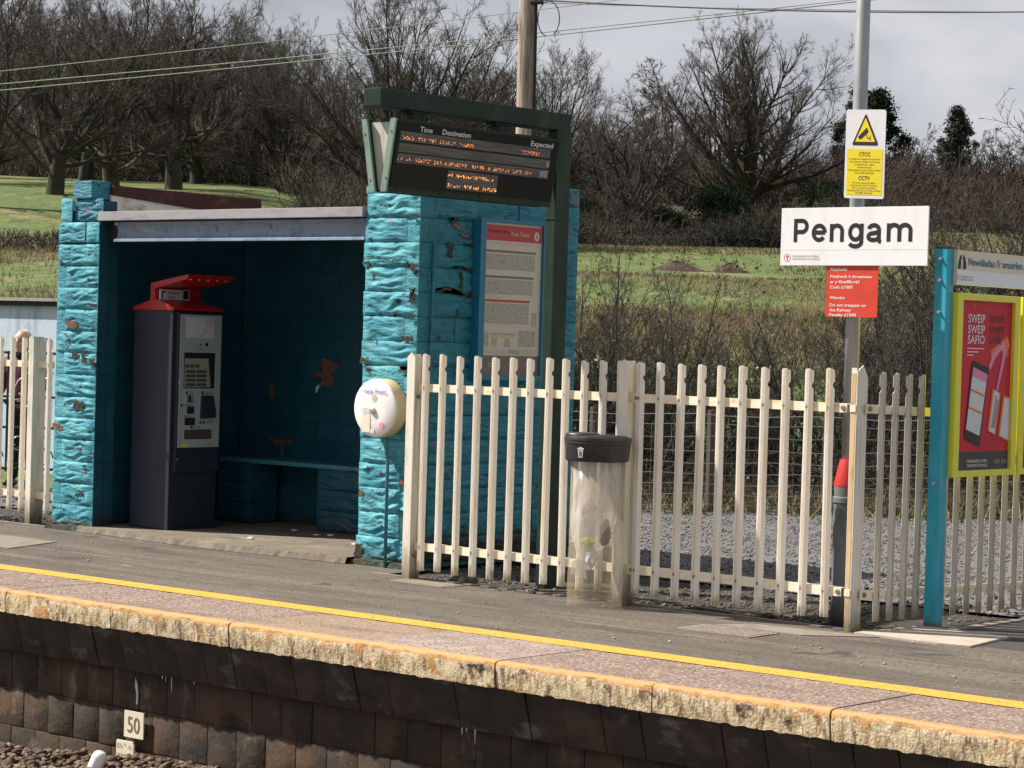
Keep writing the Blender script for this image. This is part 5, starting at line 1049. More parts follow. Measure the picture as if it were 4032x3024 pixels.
for s_ in (-1, 1):
    ell('ear', (s_*.080, -.045, 1.425), (.012, .02, .032), M['skin'], None, 2); ell('eye', (s_*.030, -.140, 1.445), (.010, .006, .006), M['dark'], None, 2)
    mb = MB(); 
    MBt = [Vector((s_*.034+.024*math.cos(k*.5236), -.156, 1.442+.018*math.sin(k*.5236))) for k in range(13)]
    mb.tube(MBt, .0028, 5); mb.tube([Vector((s_*.058, -.152, 1.446)), Vector((s_*.082, -.06, 1.448))], .003, 5)
    me = bpy.data.meshes.new('glasses'); me.from_pydata(mb.v, [], mb.f); me.materials.append(M['iron']); new_obj('glasses', me, PE)
ell('mouth', (0, -.142, 1.372), (.024, .005, .005), M['redband'], None, 2)
ell('collar', (0, -.035, 1.315), (.085, .085, .038), M['collar'])
skin_body('hand', [(-.165, -.215, .915, .030), (-.13, -.255, .905, .030), (-.10, -.28, .90, .012), (-.072, -.295, .895, .009), (-.105, -.285, .882, .012), (-.075, -.30, .872, .009), (-.115, -.28, .868, .011), (-.09, -.295, .855, .009), (-.125, -.27, .93, .012), (-.10, -.28, .945, .010)], [(0, 1), (1, 2), (2, 3), (1, 4), (4, 5), (1, 6), (6, 7), (1, 8), (8, 9)], M['skin'], PE, base)
skin_body('hand', [(.165, -.195, .895, .030), (.12, -.24, .895, .030), (.09, -.265, .90, .012), (.062, -.28, .90, .009), (.095, -.27, .88, .012), (.065, -.285, .872, .009), (.105, -.265, .866, .011), (.08, -.28, .855, .009), (.115, -.255, .925, .012), (.09, -.265, .94, .010)], [(0, 1), (1, 2), (2, 3), (1, 4), (4, 5), (1, 6), (6, 7), (1, 8), (8, 9)], M['skin'], PE, base)
for s_ in (-1, 1): ell('shoe', (s_*.10, -.05, .045), (.05, .13, .045), M['shoe'], None, 2)

# ------------------------------------------------------------------ telegraph pole and wires
TP = thing('telegraph_pole', 'weathered wooden telegraph pole with a black cable rising behind the shelter', 'telegraph pole', tuple(uw(.07, 35, .3)))
def tpp(u, z, w_=35): p = uw(u, w_); return (p.x, p.y, z)
MB().tube([tpp(.10, .3), tpp(.085, 4), tpp(.065, 6.6), tpp(.055, 8.6)], [.155, .138, .125, .112], 20).build('pole', M['wood_pole'], TP, smooth=True)
MB().tube([tpp(.235, .5, 34.9), tpp(.215, 4, 34.9), tpp(.192, 6.6, 34.9), tpp(.18, 8, 34.9)], .022, 6).build('cable', M['cable'], TP, smooth=True)
MB().tube([tpp(.12, 6.55, 34.85), tpp(.30, 6.56, 34.85)], .03, 8).build('bracket', M['cable'], TP)
MB().tube([tpp(.28+.16*math.cos(a_*.35)+.10, 6.32+.26*math.sin(a_*.35), 34.85) for a_ in range(-3, 14)], .008, 5).build('cable_loop', M['cable'], TP, smooth=True)
def wire(u1, z1, u2, z2, w_, sag, key, label, r_=.012, ext=2.2, grp='overhead wires crossing the sky'):
    pts = []; n = 26
    for i in range(n+1):
        t_ = -ext+(1+ext+max(ext, 1.2))*i/n; p = uw(u1+(u2-u1)*t_, w_); pts.append((p.x, p.y, z1+(z2-z1)*t_+sag*(t_*t_-t_)))
    o = MB().tube(pts, r_, 4, False).build('overhead_wire', M[key], smooth=True); tag(o, label, 'wire', grp); return o
wire(-9.85, 6.16, -3.14, 6.98, 45, .03, 'wire', 'upper of the two parallel pale green wires rising to the right', .009)
wire(-9.85, 6.04, -3.14, 6.89, 45, .03, 'wire', 'lower of the two parallel pale green wires rising to the right', .009)
wire(-10.63, 6.98, -3.9, 7.93, 50, .03, 'wire', 'highest pale green wire crossing in front of the trees at left', .008)
wire(.24, 7.33, 8.42, 7.37, 40, .30, 'wire2', 'thick dark wire crossing the sky to the right of the telegraph pole', .014, .03)
wire(.24, 7.31, 8.42, 7.40, 40.2, .12, 'wire2', 'thin dark wire leaving the telegraph pole just above the thick one', .006, .03)

# ------------------------------------------------------------------ stock fence behind the road
WF = thing('wire_fence', 'low wire stock fence with timber posts in front of the scrub', 'fence', tuple(uw(4, 22.6, 0)))
for i in range(9):
    u = -1.5+i*1.15; p = uw(u, 22.8+.12*u); MB().tube([(p.x, p.y, -.1), (p.x, p.y, .98)], .045, 7).build('post', M['timber'], WF)
for z in (.06, .16, .26, .36, .47, .59, .72, .84, .93):
    pts = [];
    for i in range(30): u = -2.2+i*.36; p = uw(u, 22.74+.12*u+.01*math.sin(i)); pts.append((p.x, p.y, z+.012*math.sin(i*1.7+z*9)))
    MB().tube(pts,   .0032 if z < .85 else .005, 4, False).build('wire', M['fencewire'], WF)
mb = MB()
for i in range(36): u = -2.0+i*.28; p = uw(u, 22.74+.12*u); mb.tube([(p.x, p.y, .05), (p.x, p.y, .85)], .0015, 3, False)
mb.build('mesh_stays', M['fencewire'], WF)

# ------------------------------------------------------------------ trees
def perp(D, rs):
    A_ = rs.normal(size=D.shape); A_ -= (A_*D).sum(-1, keepdims=True)*D; return A_/np.linalg.norm(A_, axis=-1, keepdims=True)
def grow(P0, D, Ln, steps, wob, up_, rs):
    n = len(P0); P = np.zeros((n, steps+1, 3)); P[:, 0] = P0; d = D.copy(); Dr = np.zeros((n, steps+1, 3)); Dr[:, 0] = d
    for k in range(steps):
        d = d+rs.normal(size=d.shape)*wob; d[:, 2] += up_; d /= np.linalg.norm(d, axis=1, keepdims=True)
        P[:, k+1] = P[:, k]+d*(Ln/steps)[:, None]; Dr[:, k+1] = d
    return P, Dr
def spawn(P, Dr, Ln, R0, k, tlo, thi, ang, ratio, rs, tmul=.55):
    n, s1, _ = P.shape; t = np.sort(rs.uniform(tlo, thi, (n, k)), axis=1); x = t*(s1-1); i = np.minimum(x.astype(int), s1-2); f = x-i
    ii = np.arange(n)[:, None]; p = P[ii, i]*(1-f)[..., None]+P[ii, i+1]*f[..., None]; d = Dr[ii, i+1].reshape(-1, 3)
    pe = perp(d, rs); a = rs.uniform(ang[0], ang[1], (n*k, 1)); nd = d*np.cos(a)+pe*np.sin(a)
    ln = (Ln[:, None]*(ratio*(1-t*tmul))*rs.uniform(.65, 1.2, (n, k))).ravel(); r = (R0[:, None]*(1-t*.75)).ravel()
    return p.reshape(-1, 3), nd, ln, r
def tubes(P, r0, r1, sides):
    n, s1, _ = P.shape; D = P[:, -1]-P[:, 0]; D /= np.linalg.norm(D, axis=1, keepdims=True)+1e-9
    A_ = np.where(np.abs(D[:, 2:3]) < .9, np.array([[0, 0, 1.]]), np.array([[1., 0, 0]])); E1 = np.cross(D, A_); E1 /= np.linalg.norm(E1, axis=1, keepdims=True); E2 = np.cross(D, E1)
    t = np.linspace(0, 1, s1)[None, :]; R = (r0[:, None]*(1-t)+r1[:, None]*t); a = np.arange(sides)*2*np.pi/sides
    O = E1[:, None, None]*np.cos(a)[None, None, :, None]+E2[:, None, None]*np.sin(a)[None, None, :, None]
    V = P[:, :, None]+O*R[:, :, None, None]; V = V.reshape(-1, 3)
    b = (np.arange(n)*s1*sides)[:, None, None]; k = np.arange(s1-1)[None, :, None]*sides; j = np.arange(sides)[None, None, :]; j2 = (j+1) % sides
    F = np.stack([b+k+j, b+k+j2, b+k+sides+j2, b+k+sides+j], -1).reshape(-1, 4); return V, F
def blades(P0, D, Ln, r, rs):
    """one sliver triangle per twig"""
    pe = perp(D, rs); V = np.stack([P0-pe*r[:, None], P0+pe*r[:, None], P0+D*Ln[:, None]], 1).reshape(-1, 3); F = np.arange(len(V)).reshape(-1, 3); return V, F
def merge(parts):
    V = []; F = []; o = 0
    for v, f in parts: V.append(v); F.append(f+o); o += len(v)
    return np.concatenate(V), F
def tree_mesh(name, h, seed, spread=.8, trunk=.16, n1=9, r=.42, angs=(8, 68), up1=.10, n2=9, n3=8, n4=7, n5=4, twr=.010, mats=('bark', 'twig'), lean=0, wob=.13):
    rs = np.random.RandomState(seed)
    th = h*trunk; P, D = grow(np.array([[0, 0, -.3]]), np.array([[lean, 0, 1.]]), np.array([th+.3]), 5, .05, 0, rs)
    T = [tubes(P, np.array([r*1.25]), np.array([r*.9]), 10)]
    az = np.arange(n1)*2*np.pi/n1*1.0+rs.uniform(-.4, .4, n1); pol = np.radians(np.linspace(angs[0], angs[1], n1))[rs.permutation(n1)]
    d1 = np.stack([np.sin(pol)*np.cos(az), np.sin(pol)*np.sin(az), np.cos(pol)], 1); L1 = (h-th)/np.sqrt(np.cos(pol)**2+(np.sin(pol)/spread)**2)*rs.uniform(.86, .95, n1)
    t = rs.uniform(.55, 1, n1); x = t*5; i = np.minimum(x.astype(int), 4); f = x-i; p1 = P[0, i]*(1-f)[:, None]+P[0, i+1]*f[:, None]
    P1, D1 = grow(p1, d1, L1, 12, wob, up1*np.sin(pol).mean(), rs); r1 = r*.42*np.ones(n1)*rs.uniform(.7, 1.1, n1)
    T.append(tubes(P1, r1, r1*.12, 7))
    p, d, l, rr_ = spawn(P1, D1, L1, r1, n2, .22, .98, (.4, .95), .44, rs, .42); l = np.maximum(l, h*.06)
    P2, D2 = grow(p, d, l, 7, wob*1.1, .08, rs); ra = np.maximum(rr_*.55, twr*1.8); T.append(tubes(P2, ra, ra*.25, 5))
    p, d, l3, rr_ = spawn(P2, D2, l, ra, n3, .12, .98, (.4, .9), .50, rs); l3 = np.maximum(l3, h*.03)
    P3, D3 = grow(p, d, l3, 4, wob*1.3, .08, rs); rb = np.maximum(rr_*.5, twr*1.25); Cn = [tubes(P3, rb, rb*.45, 3)]
    p, d, l4, rr_ = spawn(P3, D3, l3, rb, n4, .15, 1, (.4, .9), .58, rs); l4 = np.maximum(l4, h*.018); rc = np.full(len(l4), twr)
    P4, D4 = grow(p, d, l4, 2, wob*1.4, .08, rs); Cn.append(tubes(P4, rc, rc*.5, 3))
    if n5:
        p, d, l5, _ = spawn(P4, D4, l4, rc, n5, .2, 1, (.4, .9), .6, rs); Cn.append(blades(p, d, np.maximum(l5, h*.016), np.full(len(l5), twr*.8), rs))
    tv, tf = merge(T); cv, cf = merge(Cn)
    return np_mesh(name+'_trunk', tv, tf, M[mats[0]]), np_mesh(name+'_crown', cv, cf, M[mats[1]])
def place_tree(name, meshes, u, w_, sc_, rz, label, cat='tree', group=None, z=None, sxy=None, drop=.1):
    zz = (H(u, w_) if z is None else z)-drop; p = uw(u, w_, zz); t_ = thing(name, label, cat, tuple(p), group)
    t_.rotation_euler = (0, 0, rz); s2 = sxy or sc_; t_.scale = (s2, s2, sc_)
    for nm, me in zip(('trunk', 'crown'), meshes): new_obj(nm, me, t_)
    return t_
OAK = tree_mesh('oak', 12, 11, .80, .19, 26, .44, (3, 86), .06, 12, 7, 6, 4, .0075, wob=.07)
VAS = tree_mesh('vase', 12, 23, .85, .08, 20, .34, (4, 70), .06, 12, 8, 6, 3, .0085, wob=.07)
SPR = tree_mesh('spreading', 10, 37, 1.05, .20, 10, .36, (12, 88), .13, 11, 8, 6, 3, .0085, wob=.17)
SP2 = tree_mesh('mossy', 10, 53, .95, .16, 10, .34, (8, 84), .14, 11, 8, 6, 3, .0085, wob=.17)
SLM = tree_mesh('slim', 9, 71, .38, .22, 9, .20, (4, 45), .14, 9, 7, 6, 2, .013, ('bark_b', 'twig_far'))
THN = tree_mesh('thin', 12, 83, .55, .25, 8, .20, (4, 52), .12, 8, 7, 5, 2, .009, ('bark_b', 'twig'))
T = place_tree
T('oak_tree', OAK, 14.50, 150, 1.15, 2.2, 'large domed bare oak tree standing alone right of the departure board')
T('oak_tree', VAS, -5.33, 110, .96, 1.3, 'broad fan shaped bare tree rising behind the departure board')
T('oak_tree', SPR, 6.24, 130, .82, 2.0, 'leaning bare tree between the telegraph pole and the domed oak')
T('oak_tree', VAS, 1.7, 140, .92, 3.9, 'wide bare tree directly behind the telegraph pole')
T('oak_tree', OAK, -1.8, 137, .85, 5.1, 'rounded bare tree between the fan shaped tree and the telegraph pole')
T('oak_tree', SPR, -14.77, 102, .92, .7, 'mossy bare tree with thick short trunk above the middle of the shelter roof')
T('oak_tree', SP2, -16.9, 99, .92, 3.0, 'mossy bare tree with forked trunk above the left end of the shelter roof')
T('oak_tree', SPR, -18.5, 95, .86, 4.4, 'mossy bare tree with low side limbs behind the left pier')
T('oak_tree', THN, -19.7, 88, 1.05, 2.4, 'tall bare tree at the left edge of the photo')
T('bare_tree', SLM, 10.36, 166, 1.15, .4, 'slim bare tree left of and behind the domed oak', sxy=1.5)
T('bare_tree', SLM, 30.6, 186, .74, 1.4, 'first slender bare tree right of the camera warning sign')
T('bare_tree', SLM, 34.6, 184, .72, 2.9, 'slender bare tree just right of the conical evergreen')
T('bare_tree', SLM, 37.2, 182, .76, 4.0, 'bare tree furthest right on the skyline', sxy=.9)
T('bare_tree', SLM, 31.9, 188, .62, 5.0, 'low slender bare tree left of the conical evergreen')
# wood behind: separate trees on the slope
G1 = 'bare trees of the wood on the slope behind'
wood = [(-26, 108, 'S', 1.0), (-24.5, 135, 'O', .90), (-20.5, 112, 'T', .86), (-19, 128, 'V', .86), (-16.5, 122, 'O', .74), (-14.0, 126, 'T', .88), (-12.0, 120, 'V', .70), (-10.4, 134, 'T', .84), (-8.4, 125, 'T', .70), (-8.2, 150, 'O', .82), (-3.5, 152, 'T', .80), (1.0, 168, 'T', .70), (4.4, 160, 'V', .66), (7.4, 168, 'T', .62), (-28, 125, 'V', 1.0), (-16.2, 155, 'O', .86), (-22.2, 150, 'T', .95), (12.8, 178, 'T', .58), (18.5, 172, 'T', .55), (21.5, 178, 'T', .50), (24, 182, 'T', .46), (40, 178, 'O', .62), (44, 170, 'V', .7), (28.2, 190, 'T', .50)]
kk = {'S': SP2, 'T': THN, 'O': OAK, 'V': VAS}
ordn = ['first', 'second', 'third', 'fourth', 'fifth', 'sixth', 'seventh', 'eighth', 'ninth', 'tenth', 'eleventh', 'twelfth', 'thirteenth', 'fourteenth', 'fifteenth', 'sixteenth', 'seventeenth', 'eighteenth', 'nineteenth', 'twentieth']
wood.sort(key=lambda q: q[0]/q[1]); nl = nr_ = 0
wood = [(u, w_, k, s_*(.78 if u/w_ > 0 else 1)) for u, w_, k, s_ in wood]
for i, (u, w_, k, s_) in enumerate(wood):
    if u/w_ < -.045: lab = '%s from the left of the bare woodland trees left of the departure board' % ordn[nl]; nl += 1
    else: lab = '%s from the left of the bare woodland trees right of the departure board post' % ordn[nr_]; nr_ += 1
    T('bare_tree', kk[k], u, w_, s_, i*1.37, lab, group=G1)
# evergreens
def leaf_crown(name, pts_fn, n, size, key, seed):
    rs = np.random.RandomState(seed); P = np.array([pts_fn(rs) for _ in range(n)]); a = rs.normal(size=(n, 3)); a /= np.linalg.norm(a, axis=1, keepdims=True); b = perp(a, rs)
    s_ = rs.uniform(size[0], size[1], (n, 1)); V = np.stack([P-a*s_-b*s_*.5, P+a*s_-b*s_*.4, P+a*s_*.7+b*s_*.6, P-a*s_*.7+b*s_*.6], 1).reshape(-1, 3)
    return np_mesh(name, V, [np.arange(4*n).reshape(-1, 4)], M[key])
def lumpy(cs):
    def f(rs):
        c = cs[rs.randint(len(cs))]; d = rs.normal(size=3); r_ = .62
        return (c[0]+d[0]*c[3]*r_, c[1]+d[1]*c[3]*r_, c[2]+d[2]*c[3]*.75*r_)
    return f
rr = random.Random(4)
ced = leaf_crown('cedar_crown', lumpy([(rr.uniform(-1, 1)*(2.9-abs(z-4.6)*.52), rr.uniform(-1, 1)*1.6, z, rr.uniform(.25, .6)) for z in [1.6+.062*k for k in range(110)]]), 20000, (.04, .11), 'everg', 4)
con = leaf_crown('conifer_crown', lumpy([(rr.uniform(-1, 1)*max(.05, 1.75*(1-(z/6.5)**1.9)), rr.uniform(-1, 1)*1.2*(1-(z/6.6)**2), z, rr.uniform(.18, .36)) for z in [.3+.034*k for k in range(180)]]), 22000, (.03, .08), 'everg2', 5)
shc = leaf_crown('holly_crown', lumpy([(x_, rr.uniform(-1.3, 1.3), rr.uniform(.2, 2.9-.22*x_*x_), rr.uniform(.3, .65)) for x_ in [rr.uniform(-3, 3) for k in range(90)]]), 30000, (.025, .055), 'everg', 6)
tk = MB().tube([(0, 0, -.4), (0, 0, 4), (.2, 0, 7.8)], [.35, .25, .06], 8).build('tmp', M['bark_b']); trk = tk.data; bpy.data.objects.remove(tk)
def ev(name, crown, u, w_, s_, label, cat='tree', group=None, tr=True, sz=None):
    p = uw(u, w_, H(u, w_)-.2); t_ = thing(name, label, cat, tuple(p), group); t_.scale = (s_, s_, sz or s_); t_.rotation_euler = (0, 0, u)
    new_obj('crown', crown, t_)
    if tr: o = new_obj('trunk', trk, t_); o.scale = (.6, .6, .75)
ev('pine_tree', ced, 25.6, 174, 1.0, 'dark evergreen tree behind the camera warning sign')
ev('conifer_tree', con, 32.4, 176, 1.15, 'olive brown conical conifer on the right skyline')
for i, (u, w_, s_, lab) in enumerate([(12.0, 140, 1.05, 'dark evergreen bush left of the domed oak trunk'), (18.0, 140, 1.15, 'dark evergreen bush right of the domed oak trunk'), (7.0, 126, .75, 'dark evergreen bush below the leaning bare tree'), (3.2, 128, .8, 'dark evergreen bush right of the departure board mast')]):
    ev('evergreen_bush', shc, u, w_, s_, lab, 'bush', 'evergreen bushes at the foot of the wood', False)
# understory thicket: one mass nobody could count
def thicket(name, n, reg, hgt, key, seed, lean_=.5, rad_=(.012, .035)):
    rs = np.random.RandomState(seed); P = []
    for _ in range(n): u, w_ = reg(rs); p = uw(u, w_, H(u, w_)-.05); P.append(p)
    P = np.array(P); D = rs.normal(size=(n, 3))*lean_; D[:, 2] = 1; D /= np.linalg.norm(D, axis=1, keepdims=True); Ln = rs.uniform(hgt[0], hgt[1], n)*np.array([max(.3, .85+1.5*mnoise.noise((q[0]*.12, q[1]*.12, 1))) for q in P])
    P1, D1 = grow(P, D, Ln, 3, .2, 0, rs); r0 = rs.uniform(*rad_, n); V1, F1 = tubes(P1, r0, r0*.4, 3)
    p, d, l, _ = spawn(P1, D1, Ln, r0, 7, .1, 1, (.4, 1.2), .5, rs); V2, F2 = blades(p, d, l, np.full(len(l), rad_[0]*.9), rs)
    v, f = merge([(V1, F1), (V2, F2)]); me = np_mesh(name, v, f, M[key]); return stuff(new_obj(name, me))
def regA(rs): w_ = rs.uniform(164, 200); return rs.uniform(-.28, .24)*w_, w_
thicket('woodland_understory', 15000, regA, (1.0, 3.6), 'brush', 3, rad_=(.03, .07))
def regA2(rs): w_ = rs.uniform(104, 150); return rs.uniform(-.10, .02)*w_, w_
thicket('woodland_scrub', 3500, regA2, (.8, 3.0), 'brush', 31, rad_=(.02, .05))
def regB(rs): w_ = rs.uniform(148, 176); return rs.uniform(.10, .26)*w_, w_
thicket('reddish_scrub', 6500, regB, (1.2, 3.8), 'twig_red', 4, .4, (.02, .05))
def regC(rs): w_ = rs.uniform(64, 76); return rs.uniform(-.27, -.10)*w_, w_
thicket('hillside_scrub', 1500, regC, (.3, 1.0), 'brush', 5, .6, (.012, .03))
def regF(rs): w_ = rs.uniform(138, 168); return rs.uniform(-.28, -.08)*w_, w_
thicket('hilltop_scrub', 8000, regF, (1.2, 4.0), 'brush', 25, .5, (.02, .05))
def regD(rs): w_ = rs.uniform(116, 136); return rs.uniform(.015, .16)*w_, w_
thicket('wood_edge_scrub', 9000, regD, (.8, 2.4), 'brush', 15, .6, (.02, .045))
def regE(rs): w_ = rs.uniform(80, 100); return rs.uniform(-.085, -.035)*w_, w_
thicket('field_scrub', 3500, regE, (.8, 2.6), 'brush', 16, .5, (.014, .03))
# grass tufts over the field
def tufts(name, n, reg, hh, key, seed, k=5, wd=.012):
    rs = np.random.RandomState(seed); P = []
    for _ in range(n): u, w_ = reg(rs); p = uw(u, w_, H(u, w_)-.02); P += [(p.x+rs.normal()*.08, p.y+rs.normal()*.08, p.z) for _ in range(k)]
    P = np.array(P); D = rs.normal(size=P.shape)*.5; D[:, 2] = 1; D /= np.linalg.norm(D, axis=1, keepdims=True); l = rs.uniform(hh[0], hh[1], len(P))
    V, F = blades(P, D, l, np.full(len(P), wd)*rs.uniform(.6, 1.5, len(P)), rs); return stuff(new_obj(name, np_mesh(name, V, [F], M[key])))
def noisy(lo, hi, r0, r1, sd, thr):
    def f(rs):
        while 1:
            w_ = lo*(hi/lo)**rs.rand(); u = rs.uniform(r0, r1)*w_
            if mnoise.noise((u*.09+sd, w_*.05, sd)) > thr or rs.rand() < .12: return u, w_
    return f
tufts('dry_grass', 26000, noisy(27, 80, -.26, .25, 3, -.02), (.05, .19), 'tuft', 7, 6, .008)
tufts('far_dry_grass', 7000, noisy(80, 150, -.06, .25, 5, .0), (.06, .20), 'tuft', 8, 5, .03)
def vw(rs):
    while 1:
        u, w_ = rs.uniform(-2, 8), rs.uniform(22.5, 25.2)
        if mnoise.noise((u*1.6, w_*1.2, 4)) > .12 or rs.rand() < .04: return u, w_
tufts('verge_weeds', 1500, vw, (.02, .11), 'tuft_green', 9, 6, .012)
tufts('midfield_grass', 16000, lambda rs: (lambda w_: (rs.uniform(-.02, .25)*w_, w_))(43+rs.normal()*0+rs.beta(2, 2)*22), (.08, .28), 'tuft', 17, 6, .009)
tufts('upper_field_grass', 9000, lambda rs: (lambda w_: (rs.uniform(-.02, .25)*w_, w_))(rs.uniform(104, 147)), (.08, .22), 'tuft', 18, 6, .022)
tufts('verge_dead_grass', 2200, lambda rs: (rs.uniform(-2, 8), rs.uniform(22.9, 27)), (.08, .34), 'tuft', 10, 6, .006)
# heaps of earth
def heap(u, w_, sx, sy, h_, seed, label):
    n, k = 24, 6; vs = []; z0 = H(u, w_)-.06
    for i in range(k+1):
        r_ = 1-i/k
        for j in range(n):
            a = 2*math.pi*j/n; q = 1+.15*mnoise.noise((math.cos(a)*1.5+seed, math.sin(a)*1.5, r_)); p = uw(u+math.cos(a)*sx*r_*q, w_+math.sin(a)*sy*r_*q)
            vs.append((p.x, p.y, z0+h_*(1-r_**1.5)*(1+.22*mnoise.noise((math.cos(a)*3, math.sin(a)*3, r_*4+seed)))))
    o = MB().add(vs, [(i*n+j, i*n+(j+1) % n, (i+1)*n+(j+1) % n, (i+1)*n+j) for i in range(k) for j in range(n)]+[list(range(k*n, k*n+n))]).build('earth_heap', M['heap'], fixn=False); tag(o, label, 'earth heap')
heap(6.5, 95, 1.25, 1.0, .46, 1, 'left heap of dark turned earth in the green field'); heap(8.6, 95, .95, .8, .46, 5, 'right heap of dark turned earth in the green field')
heap(7.5, 94.6, 2.3, .7, .16, 9, 'flat strip of turned earth between the two heaps')

# ------------------------------------------------------------------ shrubs behind the road
def shrub_mesh(name, h, seed, nst=11, sp=.55, mt='shrubstem'):
    rs = np.random.RandomState(seed); P0 = np.stack([rs.normal(size=nst)*.18, rs.normal(size=nst)*.18, np.full(nst, -.1)], 1); az = rs.uniform(0, 6.28, nst); pol = rs.uniform(.05, sp, nst)
    d = np.stack([np.sin(pol)*np.cos(az), np.sin(pol)*np.sin(az), np.cos(pol)], 1); L1 = h*rs.uniform(.6, 1.05, nst); P1, D1 = grow(P0, d, L1, 9, .11, .02, rs); r1 = rs.uniform(.012, .030, nst)*h/2.5
    parts = [tubes(P1, r1, r1*.18, 5)]; p, d, l, r_ = spawn(P1, D1, L1, r1, 12, .12, .98, (.35, .85), .42, rs); P2, D2 = grow(p, d, l, 5, .14, .05, rs); r2_ = np.maximum(r_*.5, .0035); parts.append(tubes(P2, r2_, r2_*.35, 4))
    p, d, l3, r_ = spawn(P2, D2, l, r2_, 8, .15, 1, (.4, .95), .5, rs); P3, D3 = grow(p, d, l3, 3, .16, .05, rs); r3 = np.full(len(l3), .0028); tw = [tubes(P3, r3, r3*.5, 3)]
    p, d, l4, _ = spawn(P3, D3, l3, r3, 5, .2, 1, (.5, 1), .5, rs); tw.append(blades(p, d, np.maximum(l4, .05), np.full(len(l4), .0028), rs))
    a, b = merge(parts); c, e = merge(tw); return np_mesh(name+'_stems', a, b, M[mt]), np_mesh(name+'_twigs', c, e, M[mt])
SB = [shrub_mesh('shrub', 2.6, 5), shrub_mesh('shrub', 2.6, 8, 14, .7), shrub_mesh('shrub', 2.6, 12, 9, .45), shrub_mesh('shrub', 2.6, 19, 12, .85)]
shr = [(.75, 25, 0, 1.02), (.95, 25.6, 3, .95), (1.3, 26.0, 0, .9), (1.05, 26.3, 1, .98), (1.45, 25.4, 2, .80), (1.75, 27, 3, .92), (2.1, 25.2, 1, .74), (2.5, 26.6, 0, .72), (2.9, 25.4, 3, .68), (3.25, 26.8, 2, .86), (3.6, 25.3, 1, .86), (3.95, 26.4, 0, 1.0), (4.35, 27.6, 2, 1.12), (4.7, 25.8, 3, 1.05), (5.05, 28, 1, 1.3), (5.5, 29, 0, 1.5), (5.9, 27.2, 3, 1.2), (6.2, 30, 2, 1.75), (6.7, 28.5, 1, 1.55), (7.4, 29, 0, 1.6), (.3, 27.5, 2, .95), (-.4, 26.5, 3, .8), (5.3, 25.4, 2, .9), (4.1, 25.0, 3, .75), (1.2, 24.8, 3, .6), (2.7, 24.9, 2, .55)]
shr.sort(key=lambda q: q[0]/q[1]); nA = nB = 0
for i, (u, w_, k, s_) in enumerate(shr):
    p = uw(u, w_, H(u, w_)-.05); ratio = u/w_
    if ratio < .145: lab = 'bare thorny shrub, %s from the left between shelter and lamp pole' % ordn[nA]; nA += 1
    else: lab = 'taller bare shrub, %s from the left right of the lamp pole' % ordn[nB]; nB += 1
    t_ = thing('bare_shrub', lab, 'shrub', tuple(p), 'bare shrubs in the scrub behind the gravel road'); t_.scale = (s_, s_, s_); t_.rotation_euler = (0, 0, i*2.1)
    new_obj('stems', SB[k][0], t_); new_obj('twigs', SB[k][1], t_)
def thick2(name, n, reg, hgt, key, seed, rad_):
    rs = np.random.RandomState(seed); P = []
    for _ in range(n): u, w_ = reg(rs); p = uw(u, w_, H(u, w_)-.03); P.append(p)
    P = np.array(P); D = rs.normal(size=(n, 3))*.8; D[:, 2] = 1; D /= np.linalg.norm(D, axis=1, keepdims=True); Ln = rs.uniform(hgt[0], hgt[1], n)*rs.uniform(.4, 1, n)
    P1, D1 = grow(P, D, Ln, 6, .3, -.16, rs); r0 = rs.uniform(*rad_, n); V1, F1 = tubes(P1, r0, r0*.5, 3)
    p, d, l, _ = spawn(P1, D1, Ln, r0, 6, .1, 1, (.5, 1.3), .35, rs); V2, F2 = blades(p, d, l, np.full(len(l), rad_[0]), rs)
    v, f = merge([(V1, F1), (V2, F2)]); return stuff(new_obj(name, np_mesh(name, v, f, M[key])))
thick2('bramble_tangle', 4600, lambda rs: (rs.uniform(-1.5, 8.5), rs.uniform(23.6, 27.5)), (.4, 1.5), 'bramble', 3, (.0025, .006))
thick2('low_briars', 2600, lambda rs: (rs.uniform(-1.5, 8.5), rs.uniform(23.4, 26)), (.4, 1.3), 'shrubstem', 6, (.0025, .006))
def ivyf(rs): u = rs.uniform(-.5, 7.8); w_ = rs.uniform(24.2, 27); p = uw(u, w_, H(u, w_)); return (p.x, p.y, p.z+abs(rs.normal())*.42*(1.3+math.sin(u*3)))
stuff(new_obj('ivy_leaves', leaf_crown('ivy_leaves', ivyf, 5200, (.012, .028), 'ivy', 3)))
def lf(rs): u = rs.uniform(-1, 8); w_ = rs.uniform(23, 27); p = uw(u, w_, H(u, w_)); return (p.x, p.y, p.z+abs(rs.normal())*.10)
stuff(new_obj('fallen_leaves', leaf_crown('fallen_leaves', lf, 5000, (.015, .035), 'bramble', 4)))
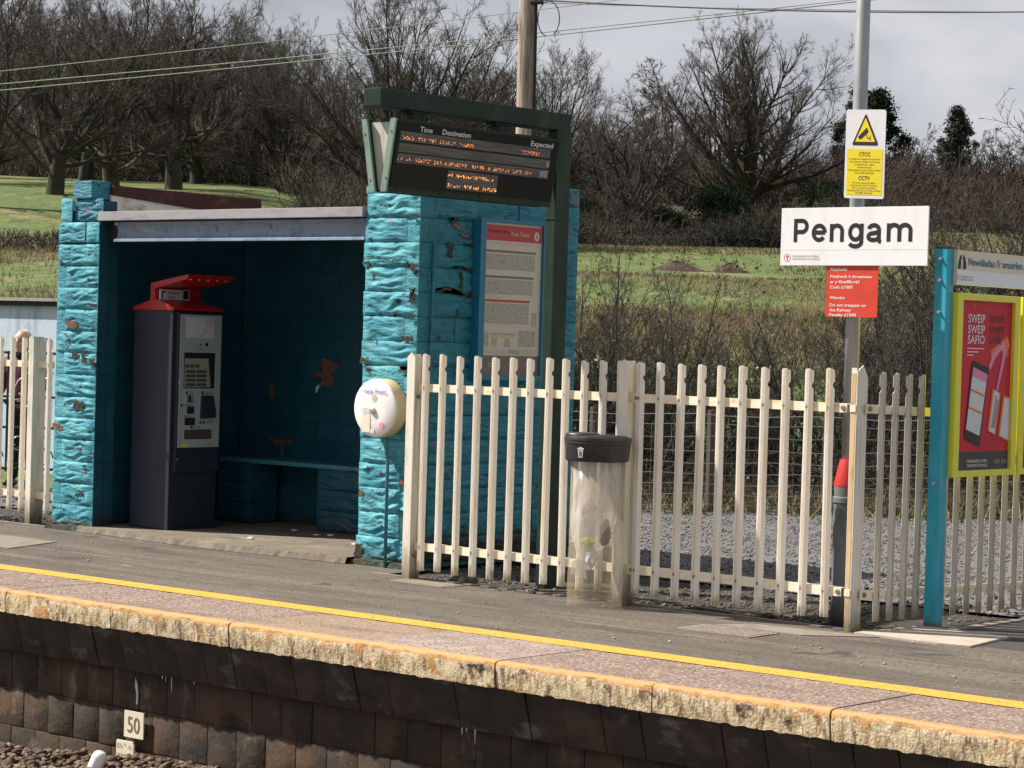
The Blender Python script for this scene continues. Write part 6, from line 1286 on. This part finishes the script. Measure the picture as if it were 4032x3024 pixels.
# foreground oddments behind the palisade
o = MB().extrude([(-.28, 0), (-.1, .03), (.15, .02), (.3, -.015), (.1, -.02), (-.1, .005)], (-8.35, 11.70, -.015), VX, VZ, (.1, 1, 0), .08).build('wood_offcut', M['timber']); tag(o, 'broken piece of board lying in the soil under the fence', 'board')
for i, (x, y, s_, mt, lab) in enumerate([(-9.62, 11.53, .028, 'chip', 'pale pointed stone on the platform edge by the fence'), (-10.30, 11.66, .09, 'pebble', 'rounded brown stone behind the fence end post'), (-7.93, 11.72, .035, 'soil', 'dark clod of soil under the fence'), (-9.80, 11.44, .010, 'pebble', 'small dark pebble on the asphalt left of the bin')]):
    bm = bmesh.new(); bmesh.ops.create_icosphere(bm, subdivisions=2, radius=1)
    for v in bm.verts: k = 1+.4*mnoise.noise(v.co*1.3+Vector((i*5, 0, 0))); v.co = Vector((x+v.co.x*s_*k, y+v.co.y*s_*k, .01+v.co.z*s_*.6*k))
    me = bpy.data.meshes.new('stone'); bm.to_mesh(me); bm.free(); me.materials.append(M[mt]); tag(new_obj('stone', me), lab, 'stone')

# ------------------------------------------------------------------ sub-parts: prints and fittings belong to the part they sit on
def nest(t_, parent_name, names):
    ps = [c for c in t_.children if c.name.split('.')[0] == parent_name]
    if not ps: return
    for c in list(t_.children):
        if c.name.split('.')[0] in names and c != ps[0] and not c.children: c.parent = ps[0]
nest(TM, 'front_panel', ('map_panel', 'map_lines', 'screen_recess', 'touch_screen', 'screen_buttons', 'sensor', 'coin_slot', 'slot_mouth', 'card_reader', 'note_slot', 'pin_pad', 'ticket_tray', 'label_icon', 'small_print', 'trim'))
nest(TM, 'header_sign', ('lettering', 'symbol')); nest(TM, 'red_hood', ('hood_screw',))
nest(HP, 'face', ('lettering', 'speaker_dots', 'call_button', 'braille_plate', 'beige_strip', 'pink_square', 'grey_square', 'indicator_dots'))
nest(TT, 'poster', ('poster_header', 'poster_footer', 'poster_print', 'lettering', 'info_letter', 'faded_lettering'))
nest(PS, 'screen', ('display_strip', 'lettering', 'led_text', 'led_clock', 'tape_marks')); nest(PS, 'housing', ('end_panel', 'top_plate', 'door_frame', 'door_edge', 'screw'))
nest(CS, 'plate', ('yellow_panel', 'triangle_border', 'triangle_field', 'camera_symbol', 'lettering')); nest(PG, 'board', ('panel_seam', 'name_lettering', 'operator_lettering', 'operator_logo')); nest(RS, 'plate', ('lettering',))
nest(BP, 'header_board', ('header_lower_band', 'header_lettering', 'operator_lettering', 'operator_logo', 'info_symbol')); nest(BN, 'lid', ('lid_flap', 'lid_badge', 'bin_symbol', 'symbol_bars')); nest(BN, 'bag', ('bag_knot',))
